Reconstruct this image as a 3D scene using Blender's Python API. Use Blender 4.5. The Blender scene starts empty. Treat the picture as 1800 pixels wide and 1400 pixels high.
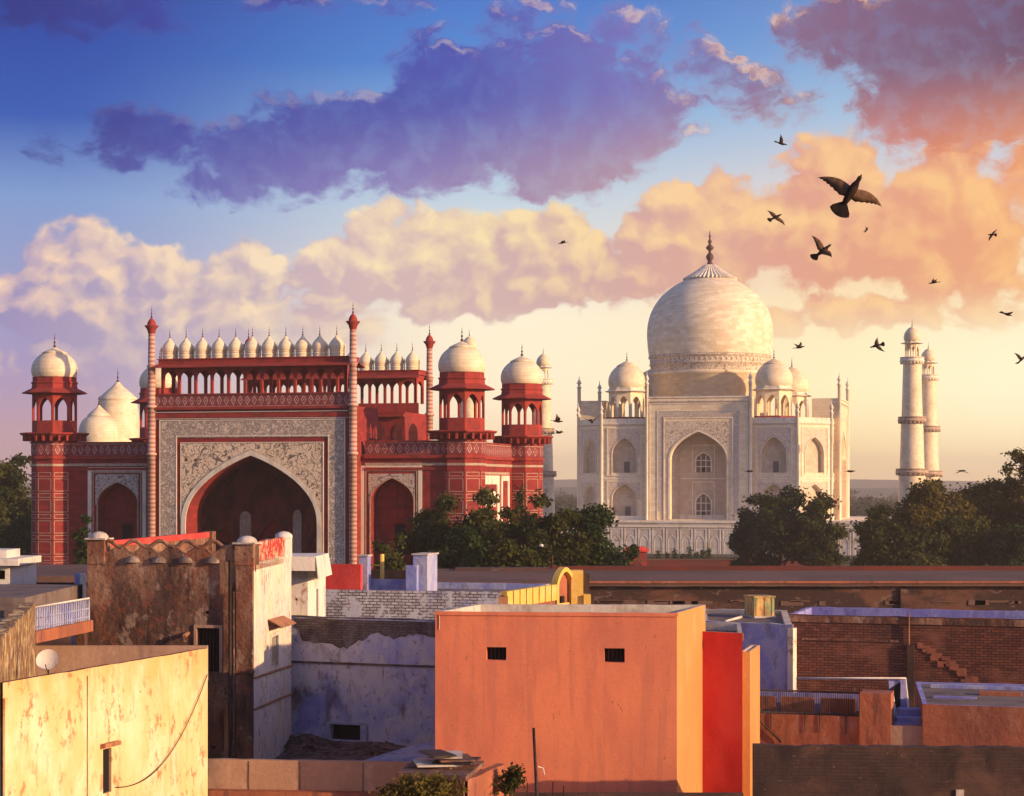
import bpy, bmesh, math, random
from mathutils import Vector, Matrix
S = bpy.context.scene
COL = S.collection
R = math.radians
# photograph geometry: focal length in photo pixels, camera height, horizon row
F, CAMZ, HY = 3359.0, 16.0, 850.0
SUN_AZ, SUN_EL = 117.0, 13.0          # degrees clockwise from +Y, and above the horizon


def lin(r, g, b):
    f = lambda c: (c / 255 / 12.92) if c / 255 <= 0.04045 else ((c / 255 + 0.055) / 1.055) ** 2.4
    return (f(r), f(g), f(b), 1.0)


# ---------------------------------------------------------------- camera
cam = bpy.data.cameras.new('camera')
camo = bpy.data.objects.new('camera', cam)
COL.objects.link(camo)
camo.location = (0, 0, CAMZ)
camo.rotation_euler = (R(90), 0, 0)
cam.sensor_width = 36
cam.lens = 36 * F / 1800
cam.shift_y = (HY - 700) / 1800
cam.clip_start, cam.clip_end = 0.5, 30000
S.camera = camo
S.view_settings.view_transform = 'Standard'
S.view_settings.look = 'None'
S.view_settings.exposure = 1.0
S.view_settings.gamma = 1.0
S.cycles.max_bounces = 5
S.cycles.volume_bounces = 1
S.cycles.use_denoising = True

# ---------------------------------------------------------------- sun
sl = bpy.data.lights.new('sun', 'SUN')
sl.energy = 3.0
sl.angle = R(0.6)
sl.color = (1.0, 0.66, 0.34)
so = bpy.data.objects.new('sun', sl)
COL.objects.link(so)
sd = Vector((math.sin(R(SUN_AZ)) * math.cos(R(SUN_EL)), math.cos(R(SUN_AZ)) * math.cos(R(SUN_EL)), math.sin(R(SUN_EL))))
so.rotation_euler = sd.to_track_quat('Z', 'Y').to_euler()
so.location = (60, -20, 80)


# ---------------------------------------------------------------- node writing
class NT:
    def __init__(s, tree):
        s.t = tree

    def new(s, typ, **kw):
        n = s.t.nodes.new(typ)
        for k, v in kw.items():
            setattr(n, k, v)
        return n

    def put(s, sock, val):
        if isinstance(val, bpy.types.NodeSocket):
            s.t.links.new(val, sock)
        elif val is not None:
            sock.default_value = val

    def m(s, op, a, b=None, c=None, clamp=False):
        n = s.new('ShaderNodeMath', operation=op, use_clamp=clamp)
        s.put(n.inputs[0], a); s.put(n.inputs[1], b); s.put(n.inputs[2], c)
        return n.outputs[0]

    def v(s, op, a, b=None):
        n = s.new('ShaderNodeVectorMath', operation=op)
        s.put(n.inputs[0], a)
        if op == 'SCALE':
            s.put(n.inputs['Scale'], b)
        else:
            s.put(n.inputs[1], b)
        return n.outputs['Value'] if op in ('LENGTH', 'DOT_PRODUCT', 'DISTANCE') else n.outputs['Vector']

    def sep(s, v):
        n = s.new('ShaderNodeSeparateXYZ'); s.put(n.inputs[0], v)
        return n.outputs

    def com(s, x=0.0, y=0.0, z=0.0):
        n = s.new('ShaderNodeCombineXYZ')
        s.put(n.inputs[0], x); s.put(n.inputs[1], y); s.put(n.inputs[2], z)
        return n.outputs[0]

    def noise(s, vec, scale, detail=4.0, rough=0.5, dist=0.0, lac=2.0, col=False):
        n = s.new('ShaderNodeTexNoise')
        s.put(n.inputs['Vector'], vec)
        n.inputs['Scale'].default_value = scale
        n.inputs['Detail'].default_value = detail
        n.inputs['Roughness'].default_value = rough
        n.inputs['Distortion'].default_value = dist
        n.inputs['Lacunarity'].default_value = lac
        return n.outputs['Color' if col else 'Fac']

    def ss(s, x, lo, hi):      # smoothstep; lo > hi gives the falling one
        n = s.new('ShaderNodeMapRange', interpolation_type='SMOOTHSTEP')
        s.put(n.inputs['Value'], x)
        if lo < hi:
            n.inputs['From Min'].default_value = lo; n.inputs['From Max'].default_value = hi
        else:
            n.inputs['From Min'].default_value = hi; n.inputs['From Max'].default_value = lo
            n.inputs['To Min'].default_value = 1.0; n.inputs['To Max'].default_value = 0.0
        return n.outputs['Result']

    def ramp(s, fac, stops, interp='LINEAR'):
        n = s.new('ShaderNodeValToRGB')
        cr = n.color_ramp
        cr.interpolation = interp
        while len(cr.elements) < len(stops):
            cr.elements.new(0.5)
        for e, (p, c) in zip(cr.elements, stops):
            e.position = p; e.color = c
        s.put(n.inputs[0], fac)
        return n.outputs[0]

    def mix(s, fac, a, b, blend='MIX'):
        n = s.new('ShaderNodeMix', data_type='RGBA', blend_type=blend)
        s.put(n.inputs[0], fac); s.put(n.inputs[6], a); s.put(n.inputs[7], b)
        return n.outputs[2]


# ---------------------------------------------------------------- world: evening sky with clouds
W = bpy.data.worlds.new('World')
S.world = W
W.use_nodes = True
W.cycles.sampling_method = 'MANUAL'
W.cycles.sample_map_resolution = 256
W.node_tree.nodes.clear()
w = NT(W.node_tree)
dvec = w.new('ShaderNodeTexCoord').outputs['Generated']
dx, dy, dz = w.sep(dvec)
K = 33.59                              # sky units per radian
az = w.m('MULTIPLY', w.m('ARCTAN2', dx, dy), K)
el = w.m('MULTIPLY', w.m('ARCSINE', dz), K)
pos = w.com(az, el, 0.0)


def sk(px, py):                        # a direction of the sky in those units
    return (math.atan((px - 900) / F) * K, math.atan((HY - py) / math.hypot(F, px - 900)) * K)


def elr(stops):                        # colour by elevation, given as photo rows
    st = sorted((max(0, min(1, (sk(900, y)[1] + 1) / 11)), lin(*c)) for y, c in stops)
    return w.ramp(w.m('DIVIDE', w.m('ADD', el, 1.0), 11.0), st)


def azr(stops):                        # colour by azimuth, given as photo columns
    st = sorted((max(0, min(1, (sk(x, 850)[0] + 10) / 20)), lin(*c)) for x, c in stops)
    return w.ramp(w.m('DIVIDE', w.m('ADD', az, 10.0), 20.0), st)


skyL = elr([(850, (176, 138, 148)), (760, (180, 146, 164)), (640, (158, 146, 188)), (480, (150, 160, 205)), (360, (128, 160, 212)), (220, (46, 92, 182)), (60, (36, 74, 166)), (-100, (30, 56, 134))])
skyC = elr([(850, (248, 214, 164)), (700, (255, 236, 200)), (560, (255, 242, 212)), (460, (232, 230, 224)), (360, (202, 218, 230)), (230, (150, 188, 226)), (110, (84, 142, 216)), (-60, (66, 112, 200))])
skyR = elr([(850, (246, 204, 142)), (790, (255, 220, 150)), (680, (255, 238, 180)), (580, (255, 232, 182)), (450, (250, 206, 158)), (330, (226, 214, 212)), (200, (164, 196, 226)), (60, (120, 162, 214)), (-100, (96, 130, 196))])
fC = w.ss(az, sk(60, 0)[0], sk(900, 0)[0])
fR = w.ss(az, sk(900, 0)[0], sk(1650, 0)[0])
sky = w.mix(fR, w.mix(fC, skyL, skyC), skyR)
gx, gy = sk(1810, 650)
glow = w.v('LENGTH', w.v('MULTIPLY', w.v('SUBTRACT', pos, (gx, gy, 0)), (0.19, 0.36, 1)))
sky = w.mix(w.m('MULTIPLY', w.ss(glow, 1.0, 0.0), 0.85), sky, lin(255, 246, 208))

lowk = w.m('ADD', 1.0, w.m('MULTIPLY', w.ss(el, 4.5, 0.5), 0.20))
sky = w.v('SCALE', sky, lowk)
warp = w.v('SUBTRACT', w.noise(pos, 0.55, 3, 0.55, col=True), (0.5, 0.5, 0.5))
warp2 = w.v('SUBTRACT', w.noise(pos, 2.6, 3, 0.6, col=True), (0.5, 0.5, 0.5))
wp = w.v('ADD', pos, w.v('ADD', w.v('SCALE', warp, 0.7), w.v('SCALE', warp2, 0.30)))
wp = w.v('MULTIPLY', wp, (1, 1, 0))


def density(p, blobs):
    tot = None
    for (bx, by, rx, ry, wt) in blobs:
        cx, cy = sk(bx, by)
        q = w.v('MULTIPLY', w.v('SUBTRACT', p, (cx, cy, 0)), (100 / rx, 100 / ry, 1))
        d = w.m('MULTIPLY', w.m('SUBTRACT', 1.0, w.v('DOT_PRODUCT', q, q), clamp=True), wt)
        tot = d if tot is None else w.m('ADD', tot, d)
    return tot


def layer(blobs, off, nscale, namp, lo, hi, stretch=(1, 1.25, 1), vs=None, vamp=0.0, vo_c=0.6, rgh=0.6):
    def at(o):
        p = w.v('ADD', wp, (o[0], o[1], 0)) if o else wp
        n = w.noise(w.v('MULTIPLY', p, stretch), nscale, 9, rgh, 0.25)
        d = w.m('ADD', density(p, blobs), w.m('MULTIPLY', w.m('SUBTRACT', n, 0.5), namp))
        if vs:                          # rounded heads of heaped cloud
            vo = w.new('ShaderNodeTexVoronoi', feature='SMOOTH_F1', voronoi_dimensions='2D')
            w.put(vo.inputs['Vector'], w.v('MULTIPLY', p, (1, 1.15, 1)))
            vo.inputs['Scale'].default_value = vs
            vo.inputs['Smoothness'].default_value = 0.35
            vo.inputs['Detail'].default_value = 2.5
            vo.inputs['Roughness'].default_value = 0.5
            d = w.m('ADD', d, w.m('MULTIPLY', w.m('SUBTRACT', vo_c, vo.outputs['Distance']), vamp))
        return d
    d0, d1 = at(None), at(off)
    only = w.ss(density(wp, blobs), 0.0, 0.34)
    return w.m('MULTIPLY', w.ss(d0, lo, hi), only), w.m('SUBTRACT', d0, d1), d0


# bright heaped clouds above the horizon
cum = [(30, 520, 120, 66, .9), (150, 480, 125, 105, 1.15), (150, 590, 240, 110, .9), (268, 460, 55, 40, .8), (395, 495, 145, 100, 1.1), (420, 600, 280, 100, .9),
       (580, 480, 130, 70, .9), (690, 430, 115, 100, 1), (850, 460, 190, 105, 1.1), (760, 510, 250, 70, .8), (960, 410, 90, 70, .7), (1090, 470, 220, 90, .9),
       (1220, 380, 150, 90, 1), (1340, 420, 260, 120, 1), (1450, 290, 110, 75, 1), (1560, 400, 260, 120, 1.1), (1720, 330, 160, 110, .9), (1500, 560, 330, 45, .8), (1720, 460, 200, 80, .7)]
mA, lA, dA = layer(cum, (0.20, 0.22), 1.0, 1.6, 0.16, 0.66, (1, 1.25, 1), 1.05, 1.25, 0.82, 0.61)
# the dark cloud deck
drk = [(230, 240, 100, 70, .8), (410, 270, 230, 75, 1.0), (560, 215, 200, 80, .7), (700, 235, 240, 95, 1), (930, 190, 290, 125, 1.25), (1040, 220, 170, 110, 1), (780, 110, 130, 75, .9),
       (1010, 50, 190, 75, .9), (1000, 320, 110, 60, .7), (400, 345, 180, 26, .7), (90, 245, 80, 55, .5), (120, 15, 280, 52, .9), (560, 0, 240, 30, .7), (1315, 165, 75, 75, .8), (1410, 180, 50, 50, .5),
       (1500, 40, 150, 75, 1), (1700, 50, 220, 110, 1.1), (1640, 190, 160, 110, 1), (1780, 220, 160, 90, .9), (1690, 110, 260, 140, .6), (1430, 60, 120, 60, .7), (1240, 90, 70, 50, .6), (880, 300, 260, 60, .5), (620, 300, 260, 60, .6), (1170, 170, 120, 100, .6)]
mB, lB, dB = layer(drk, (0.10, 0.24), 0.9, 3.7, 0.06, 0.95, (1, 1.7, 1), 1.6, 0.5, 0.70, 0.65)

litA = azr([(0, (255, 216, 186)), (500, (255, 230, 192)), (850, (255, 230, 176)), (1250, (255, 208, 150)), (1800, (255, 196, 128))])
shdA = azr([(0, (156, 146, 192)), (300, (190, 172, 192)), (650, (214, 184, 184)), (1000, (212, 172, 168)), (1400, (228, 162, 138)), (1800, (240, 164, 118))])
fA = w.m('ADD', w.m('MULTIPLY', lA, 0.86), 0.28, clamp=True)
colA = w.mix(fA, shdA, litA)
botB = azr([(0, (48, 60, 140)), (300, (92, 96, 178)), (700, (140, 124, 184)), (1050, (176, 142, 164)), (1350, (206, 156, 156)), (1600, (222, 132, 106)), (1800, (232, 146, 104))])
topB = azr([(0, (42, 52, 130)), (350, (58, 70, 160)), (800, (74, 80, 172)), (1100, (118, 112, 184)), (1400, (138, 102, 134)), (1800, (112, 76, 106))])
litB = azr([(0, (224, 206, 206)), (700, (246, 212, 190)), (1200, (255, 208, 168)), (1800, (255, 170, 106))])
hB = w.ss(w.m('ADD', el, w.m('MULTIPLY', w.m('SUBTRACT', az, -2.0), -0.06)), sk(0, 350)[1], sk(0, 140)[1])
colB = w.mix(hB, botB, topB)
colB = w.mix(w.m('MULTIPLY', w.m('MULTIPLY', w.ss(lB, 0.30, 0.80), w.ss(dB, 1.15, 0.50)), w.ss(az, -9.0, 5.0)), colB, litB)
mottle = w.noise(wp, 2.2, 5, 0.6)
colB = w.mix(w.m('MULTIPLY', w.ss(mottle, 0.40, 0.68), 0.32), colB, w.mix(0.55, colB, sky))
colB = w.mix(w.m('MULTIPLY', w.ss(dB, 0.75, 0.15), 0.5), colB, botB)

mA = w.m('MULTIPLY', mA, w.m('MULTIPLY', w.ss(w.m('SUBTRACT', el, w.m('MULTIPLY', az, 0.05)), sk(0, 690)[1], sk(0, 510)[1]), 0.95))
out = w.mix(mA, sky, colA)
out = w.mix(w.m('MULTIPLY', mB, 0.95), out, colB)
# the rest of the dome, beside and behind the view, is the physical evening sky
nis = w.new('ShaderNodeTexSky', sky_type='NISHITA')
nis.sun_disc = False
nis.sun_elevation = R(SUN_EL)
nis.sun_rotation = R(SUN_AZ)
nis.air_density, nis.dust_density, nis.ozone_density = 1.2, 1.0, 3.0
nsky = w.mix(1.0, nis.outputs[0], (1.02, 0.80, 1.02, 1), 'MULTIPLY')
fN = w.m('MULTIPLY', w.ss(dy, 0.55, 0.90), w.ss(el, 16.0, 9.5))
out = w.mix(fN, nsky, w.v('SCALE', out, 5.0))
bg = w.new('ShaderNodeBackground')
w.put(bg.inputs['Color'], out)
bg.inputs['Strength'].default_value = 0.10
wo = w.new('ShaderNodeOutputWorld')
w.t.links.new(bg.outputs[0], wo.inputs['Surface'])


# ================================================================ geometry helpers
LQ = [(0, 0), (1, 0), (1, 1), (0, 1)]


class MB:
    """collects faces and links them as one mesh object"""
    def __init__(s, fr=None):
        s.v, s.f, s.uv, s.sm = [], [], [], []
        s.fr = fr                      # (ox, oy, dx, dy): s along, depth inwards, z up

    def T(s, p):
        if s.fr is None:
            return p
        ox, oy, ax, ay = s.fr
        return (ox + ax * p[0] - ay * p[1], oy + ay * p[0] + ax * p[1], p[2])

    def face(s, pts, uv=None, smooth=False):
        pts = [s.T(p) for p in pts]
        i = len(s.v)
        s.v += pts
        s.f.append(tuple(range(i, i + len(pts))))
        s.sm.append(smooth)
        if uv is None:
            n = Vector((0, 0, 0))
            for k in range(len(pts)):
                a, b = Vector(pts[k]), Vector(pts[(k + 1) % len(pts)])
                n += Vector(((a.y - b.y) * (a.z + b.z), (a.z - b.z) * (a.x + b.x), (a.x - b.x) * (a.y + b.y)))
            h = math.hypot(n.x, n.y)
            if h < abs(n.z) * 0.8 or h < 1e-9:
                uv = [(p[0], p[1]) for p in pts]
            else:
                tx, ty = -n.y / h, n.x / h
                uv = [(p[0] * tx + p[1] * ty, p[2]) for p in pts]
        s.uv.append(uv)

    def leafq(s, q):
        i = len(s.v)
        s.v += q; s.f.append((i, i + 1, i + 2, i + 3)); s.sm.append(False); s.uv.append(LQ)

    def box(s, a0, a1, d0, d1, z0, z1, skip=''):
        q = [((a0, d0, z0), (a1, d0, z0), (a1, d0, z1), (a0, d0, z1)),
             ((a1, d1, z0), (a0, d1, z0), (a0, d1, z1), (a1, d1, z1)),
             ((a0, d1, z0), (a0, d0, z0), (a0, d0, z1), (a0, d1, z1)),
             ((a1, d0, z0), (a1, d1, z0), (a1, d1, z1), (a1, d0, z1)),
             ((a0, d0, z1), (a1, d0, z1), (a1, d1, z1), (a0, d1, z1)),
             ((a0, d1, z0), (a1, d1, z0), (a1, d0, z0), (a0, d0, z0))]
        for k, f in zip('fblrtu', q):
            if k not in skip:
                s.face(f)

    def prism(s, poly, z0, z1, top=True, bottom=False):
        n = len(poly)
        for i in range(n):
            a, b = poly[i], poly[(i + 1) % n]
            s.face(((a[0], a[1], z0), (b[0], b[1], z0), (b[0], b[1], z1), (a[0], a[1], z1)))
        if top:
            s.face([(p[0], p[1], z1) for p in poly])
        if bottom:
            s.face([(p[0], p[1], z0) for p in reversed(poly)])

    def lathe(s, prof, cx=0.0, cy=0.0, n=16, rot=0.0, smooth=True):
        """prof: (radius, z) from the bottom up"""
        sl = 0.0
        for (r0, z0), (r1, z1) in zip(prof, prof[1:]):
            L = math.hypot(r1 - r0, z1 - z0)
            rm = max(r0, r1, 0.01)
            for k in range(n):
                a, b = rot + 2 * math.pi * k / n, rot + 2 * math.pi * (k + 1) / n
                ca, sa, cb, sb = math.cos(a), math.sin(a), math.cos(b), math.sin(b)
                uv = [(a * rm, sl), (b * rm, sl), (b * rm, sl + L), (a * rm, sl + L)]
                pts = [(cx + r0 * ca, cy + r0 * sa, z0), (cx + r0 * cb, cy + r0 * sb, z0), (cx + r1 * cb, cy + r1 * sb, z1), (cx + r1 * ca, cy + r1 * sa, z1)]
                if r1 < 1e-6:
                    pts, uv = pts[:3], uv[:3]
                elif r0 < 1e-6:
                    pts, uv = [pts[0]] + pts[2:], [uv[0]] + uv[2:]
                s.face(pts, uv, smooth)
            sl += L

    def tube(s, pts, r, n=6, r1=None, cap=True):
        pts = [Vector(p) for p in pts]
        r1 = r if r1 is None else r1
        rings = []
        for i, p in enumerate(pts):
            d = (pts[min(i + 1, len(pts) - 1)] - pts[max(i - 1, 0)]).normalized()
            u = d.cross(Vector((0, 0, 1)) if abs(d.z) < .9 else Vector((1, 0, 0))).normalized()
            w_ = d.cross(u)
            rr = r + (r1 - r) * i / max(1, len(pts) - 1)
            rings.append([tuple(p + (u * math.cos(2 * math.pi * k / n) + w_ * math.sin(2 * math.pi * k / n)) * rr) for k in range(n)])
        for a, b in zip(rings, rings[1:]):
            for k in range(n):
                s.face((a[k], a[(k + 1) % n], b[(k + 1) % n], b[k]), None, True)
        if cap:
            s.face(rings[0]); s.face(rings[-1][::-1])

    # a wall in the (s, z) plane at depth d with arched or square openings; op = (c, halfwidth, z0, zspring, zapex)
    def archwall(s, s0, s1, z0, z1, ops, d=0.0, deep=0.4, back=False, n=18, pq=(1.1, .45), reveal=True, caps=False):
        x = s0
        for (c, hw, za, zs, zp) in sorted(ops):
            if c - hw > x + 1e-6:
                s.face(((x, d, z0), (c - hw, d, z0), (c - hw, d, z1), (x, d, z1)))
                if back:
                    s.face(((c - hw, d + deep, z0), (x, d + deep, z0), (x, d + deep, z1), (c - hw, d + deep, z1)))
            if za > z0 + 1e-6:
                s.face(((c - hw, d, z0), (c + hw, d, z0), (c + hw, d, za), (c - hw, d, za)))
                if back:
                    s.face(((c + hw, d + deep, z0), (c - hw, d + deep, z0), (c - hw, d + deep, za), (c + hw, d + deep, za)))
            ap = arch(c, hw, zs, zp, n, pq)
            for (xa, ya), (xb, yb) in zip(ap, ap[1:]):
                s.face(((xa, d, ya), (xb, d, yb), (xb, d, z1), (xa, d, z1)))
                if back:
                    s.face(((xb, d + deep, yb), (xa, d + deep, ya), (xa, d + deep, z1), (xb, d + deep, z1)))
                if reveal:
                    s.face(((xa, d, ya), (xa, d + deep, ya), (xb, d + deep, yb), (xb, d, yb)), None, True)
            if reveal:
                s.face(((c - hw, d, za), (c - hw, d + deep, za), (c - hw, d + deep, zs), (c - hw, d, zs)))
                s.face(((c + hw, d + deep, za), (c + hw, d, za), (c + hw, d, zs), (c + hw, d + deep, zs)))
                if za > z0 + 1e-6:
                    s.face(((c - hw, d, za), (c + hw, d, za), (c + hw, d + deep, za), (c - hw, d + deep, za)))
            x = c + hw
        if s1 > x + 1e-6:
            s.face(((x, d, z0), (s1, d, z0), (s1, d, z1), (x, d, z1)))
            if back:
                s.face(((s1, d + deep, z0), (x, d + deep, z0), (x, d + deep, z1), (s1, d + deep, z1)))
        if caps:
            s.face(((s0, d + deep, z0), (s0, d, z0), (s0, d, z1), (s0, d + deep, z1)))
            s.face(((s1, d, z0), (s1, d + deep, z0), (s1, d + deep, z1), (s1, d, z1)))
            s.face(((s0, d, z1), (s1, d, z1), (s1, d + deep, z1), (s0, d + deep, z1)))

    # a band that follows an arch, width wd, standing proud by pr
    def archband(s, c, hw, zb, zs, zp, wd, d, pr, n=18, pq=(1.1, .45)):
        a = [(c - hw, zb)] + arch(c, hw, zs, zp, n, pq) + [(c + hw, zb)]
        k = (hw + wd) / hw
        b = [(c - hw - wd, zb)] + arch(c, hw + wd, zs, zp + wd * 1.1, n, pq) + [(c + hw + wd, zb)]
        for i in range(len(a) - 1):
            (x0, y0), (x1, y1), (X0, Y0), (X1, Y1) = a[i], a[i + 1], b[i], b[i + 1]
            s.face(((x0, d - pr, y0), (x1, d - pr, y1), (X1, d - pr, Y1), (X0, d - pr, Y0)))
            s.face(((X0, d - pr, Y0), (X1, d - pr, Y1), (X1, d, Y1), (X0, d, Y0)))
            s.face(((x1, d - pr, y1), (x0, d - pr, y0), (x0, d, y0), (x1, d, y1)))

    # three strips of a door-frame shape
    def frame(s, s0, s1, z0, z1, wd, d, pr, bottom=False):
        s.box(s0, s0 + wd, d - pr, d, z0, z1, 'bu')
        s.box(s1 - wd, s1, d - pr, d, z0, z1, 'bu')
        s.box(s0 + wd, s1 - wd, d - pr, d, z1 - wd, z1, 'blr')
        if bottom:
            s.box(s0 + wd, s1 - wd, d - pr, d, z0, z0 + wd, 'blr')

    def build(s, name, mat, parent=None, loc=None, merge=False):
        me = bpy.data.meshes.new(name)
        me.from_pydata(s.v, [], s.f)
        uvl = me.uv_layers.new(name='UVMap')
        flat = [c for f in s.uv for p in f for c in p]
        uvl.data.foreach_set('uv', flat)
        me.polygons.foreach_set('use_smooth', s.sm)
        me.materials.append(mat)
        if merge or any(s.sm):
            bm = bmesh.new(); bm.from_mesh(me)
            bmesh.ops.remove_doubles(bm, verts=bm.verts, dist=2e-4)
            bm.to_mesh(me); bm.free()
        o = bpy.data.objects.new(name, me)
        COL.objects.link(o)
        if loc: o.location = loc
        if parent is not None: o.parent = parent
        return o


def arch(c, hw, zs, zp, n=18, pq=(1.1, .45)):
    out = []
    for i in range(n + 1):
        t = -math.cos(math.pi * i / n)
        t = math.copysign(abs(t), t)
        out.append((c + hw * t, zs + (zp - zs) * max(0.0, 1 - abs(t) ** pq[0]) ** pq[1]))
    return out


class Frame:
    """plan frame of a building: origin, and the turn of its front from the picture plane"""
    def __init__(s, ox, oy, deg):
        s.o = (ox, oy); s.deg = deg
        t = R(deg)
        s.a = (math.cos(t), -math.sin(t)); s.b = (math.sin(t), math.cos(t))

    def world(s, u, v):
        return (s.o[0] + u * s.a[0] + v * s.b[0], s.o[1] + u * s.a[1] + v * s.b[1])

    def u(s, px, v):
        k = (px - 900) / F
        return (k * (s.o[1] + v * s.b[1]) - s.o[0] - v * s.b[0]) / (s.a[0] - k * s.a[1])

    def v(s, px, u):
        k = (px - 900) / F
        return (k * (s.o[1] + u * s.a[1]) - s.o[0] - u * s.a[0]) / (s.b[0] - k * s.b[1])

    def z(s, py, u, v):
        return CAMZ + (HY - py) * s.world(u, v)[1] / F

    def empty(s, name):
        o = empty(name, (s.o[0], s.o[1], 0))
        o.rotation_euler = (0, 0, -R(s.deg))
        return o


def empty(name, loc=(0, 0, 0), parent=None):
    o = bpy.data.objects.new(name, None)
    o.empty_display_size = 0.5
    o.location = loc
    COL.objects.link(o)
    if parent is not None: o.parent = parent
    return o


def tag(o, label, cat, group=None, kind=None):
    if label: o['label'] = label
    if cat: o['category'] = cat
    if group: o['group'] = group
    if kind: o['kind'] = kind
    return o


def structure(o):
    o['kind'] = 'structure'
    return o


def dup(root, loc=None, rotz=None, scale=None, parent=None):
    c = root.copy(); COL.objects.link(c)
    if parent is not None: c.parent = parent
    if loc: c.location = loc
    if rotz is not None: c.rotation_euler = (root.rotation_euler[0], root.rotation_euler[1], rotz)
    if scale: c.scale = scale
    for ch in list(root.children):
        dup(ch, parent=c)
    return c


def at(px, py, Y):                      # the point at distance Y seen at a photo pixel
    return ((px - 900) * Y / F, Y, CAMZ + (HY - py) * Y / F)


def lev(px, py, z):                     # the point of height z seen at a photo pixel
    Y = (CAMZ - z) * F / (py - HY)
    return ((px - 900) * Y / F, Y)


# ================================================================ materials
def new_mat(name):
    m = bpy.data.materials.new(name)
    m.use_nodes = True
    m.node_tree.nodes.clear()
    return m, NT(m.node_tree)


def finish(t, color, rough=0.85, bump=None, bstr=0.4, bdist=0.05, spec=0.25):
    p = t.new('ShaderNodeBsdfPrincipled')
    t.put(p.inputs['Base Color'], color)
    t.put(p.inputs['Roughness'], rough)
    p.inputs['Specular IOR Level'].default_value = spec
    if bump is not None:
        b = t.new('ShaderNodeBump')
        b.inputs['Strength'].default_value = bstr
        b.inputs['Distance'].default_value = bdist
        t.put(b.inputs['Height'], bump)
        t.t.links.new(b.outputs[0], p.inputs['Normal'])
    o = t.new('ShaderNodeOutputMaterial')
    t.t.links.new(p.outputs[0], o.inputs[0])
    return p


def coords(t):
    n = t.new('ShaderNodeTexCoord')
    return n.outputs['Object'], n.outputs['UV']


def brick(t, uv, c1, c2, mortar, bw, rh, ms, offset=0.5, bias=0.0, squash=1.0):
    n = t.new('ShaderNodeTexBrick')
    n.offset = offset
    t.put(n.inputs['Vector'], uv)
    t.put(n.inputs['Color1'], c1); t.put(n.inputs['Color2'], c2); t.put(n.inputs['Mortar'], mortar)
    n.inputs['Scale'].default_value = 1.0
    n.inputs['Mortar Size'].default_value = ms
    n.inputs['Bias'].default_value = bias
    n.inputs['Brick Width'].default_value = bw
    n.inputs['Row Height'].default_value = rh
    return n.outputs['Color'], n.outputs['Fac']


def stained(name, base, stains=(), rough=0.88, bump=(6.0, 0.35), grain=0.12):
    """plaster or stone: base colour, then stains (colour, noise scale, low, high, vertical squeeze, amount)"""
    m, t = new_mat(name)
    ob, uv = coords(t)
    col = base
    g = t.noise(ob, bump[0] * 2.2, 6, 0.65)
    for i, (c, sc, lo, hi, vz, amt) in enumerate(stains):
        n = t.noise(t.v('ADD', t.v('MULTIPLY', ob, (1, 1, vz)), (i * 7.3, i * 3.1, i * 1.7)), sc, 7, 0.62, 0.3)
        col = t.mix(t.m('MULTIPLY', t.ss(n, lo - .04, hi - .09), amt), col, c)
    if grain:
        col = t.mix(t.m('MULTIPLY', t.ss(g, 0.3, 0.75), grain), col, (0.02, 0.015, 0.01, 1))
    finish(t, col, rough, t.noise(ob, bump[0], 7, 0.65), bump[1], 0.06)
    return m


def brickwork(name, c1, c2, mortar, bw, rh, ms, stains=(), rough=0.9, bstr=0.5, cover=None, over=()):
    """brick or block courses laid by the wall's own metres; cover = (plaster colour, scale, low, high, squeeze)"""
    m, t = new_mat(name)
    ob, uv = coords(t)
    wob = t.v('SCALE', t.v('SUBTRACT', t.noise(ob, 1.7, 2, 0.5, col=True), (0.5, 0.5, 0.5)), rh * 0.25)
    col, fac = brick(t, t.v('ADD', uv, wob), c1, c2, mortar, bw, rh, ms)
    hgt = t.m('SUBTRACT', 1.0, fac)
    for i, (c, sc, lo, hi, vz, amt) in enumerate(stains):
        n = t.noise(t.v('ADD', t.v('MULTIPLY', ob, (1, 1, vz)), (i * 5.3, i * 2.1, i * 4.7)), sc, 7, 0.62, 0.3)
        col = t.mix(t.m('MULTIPLY', t.ss(n, lo, hi), amt), col, c)
    if cover:
        n = t.noise(t.v('MULTIPLY', ob, (1, 1, cover[4])), cover[1], 8, 0.66, 0.4)
        k = t.ss(n, cover[2], cover[3])
        col = t.mix(k, col, cover[0])
        hgt = t.m('MAXIMUM', hgt, t.m('MULTIPLY', k, 1.3))
    for i, (c, sc, lo, hi, vz, amt) in enumerate(over):
        n = t.noise(t.v('ADD', t.v('MULTIPLY', ob, (1, 1, vz)), (i * 3.3, i * 6.1, i * 2.7)), sc, 7, 0.65, 0.3)
        col = t.mix(t.m('MULTIPLY', t.ss(n, lo, hi), amt), col, c)
    hgt = t.m('ADD', hgt, t.m('MULTIPLY', t.noise(ob, 14.0, 5, 0.6), 0.5))
    finish(t, col, rough, hgt, bstr, 0.02)
    return m


M = {}


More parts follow.
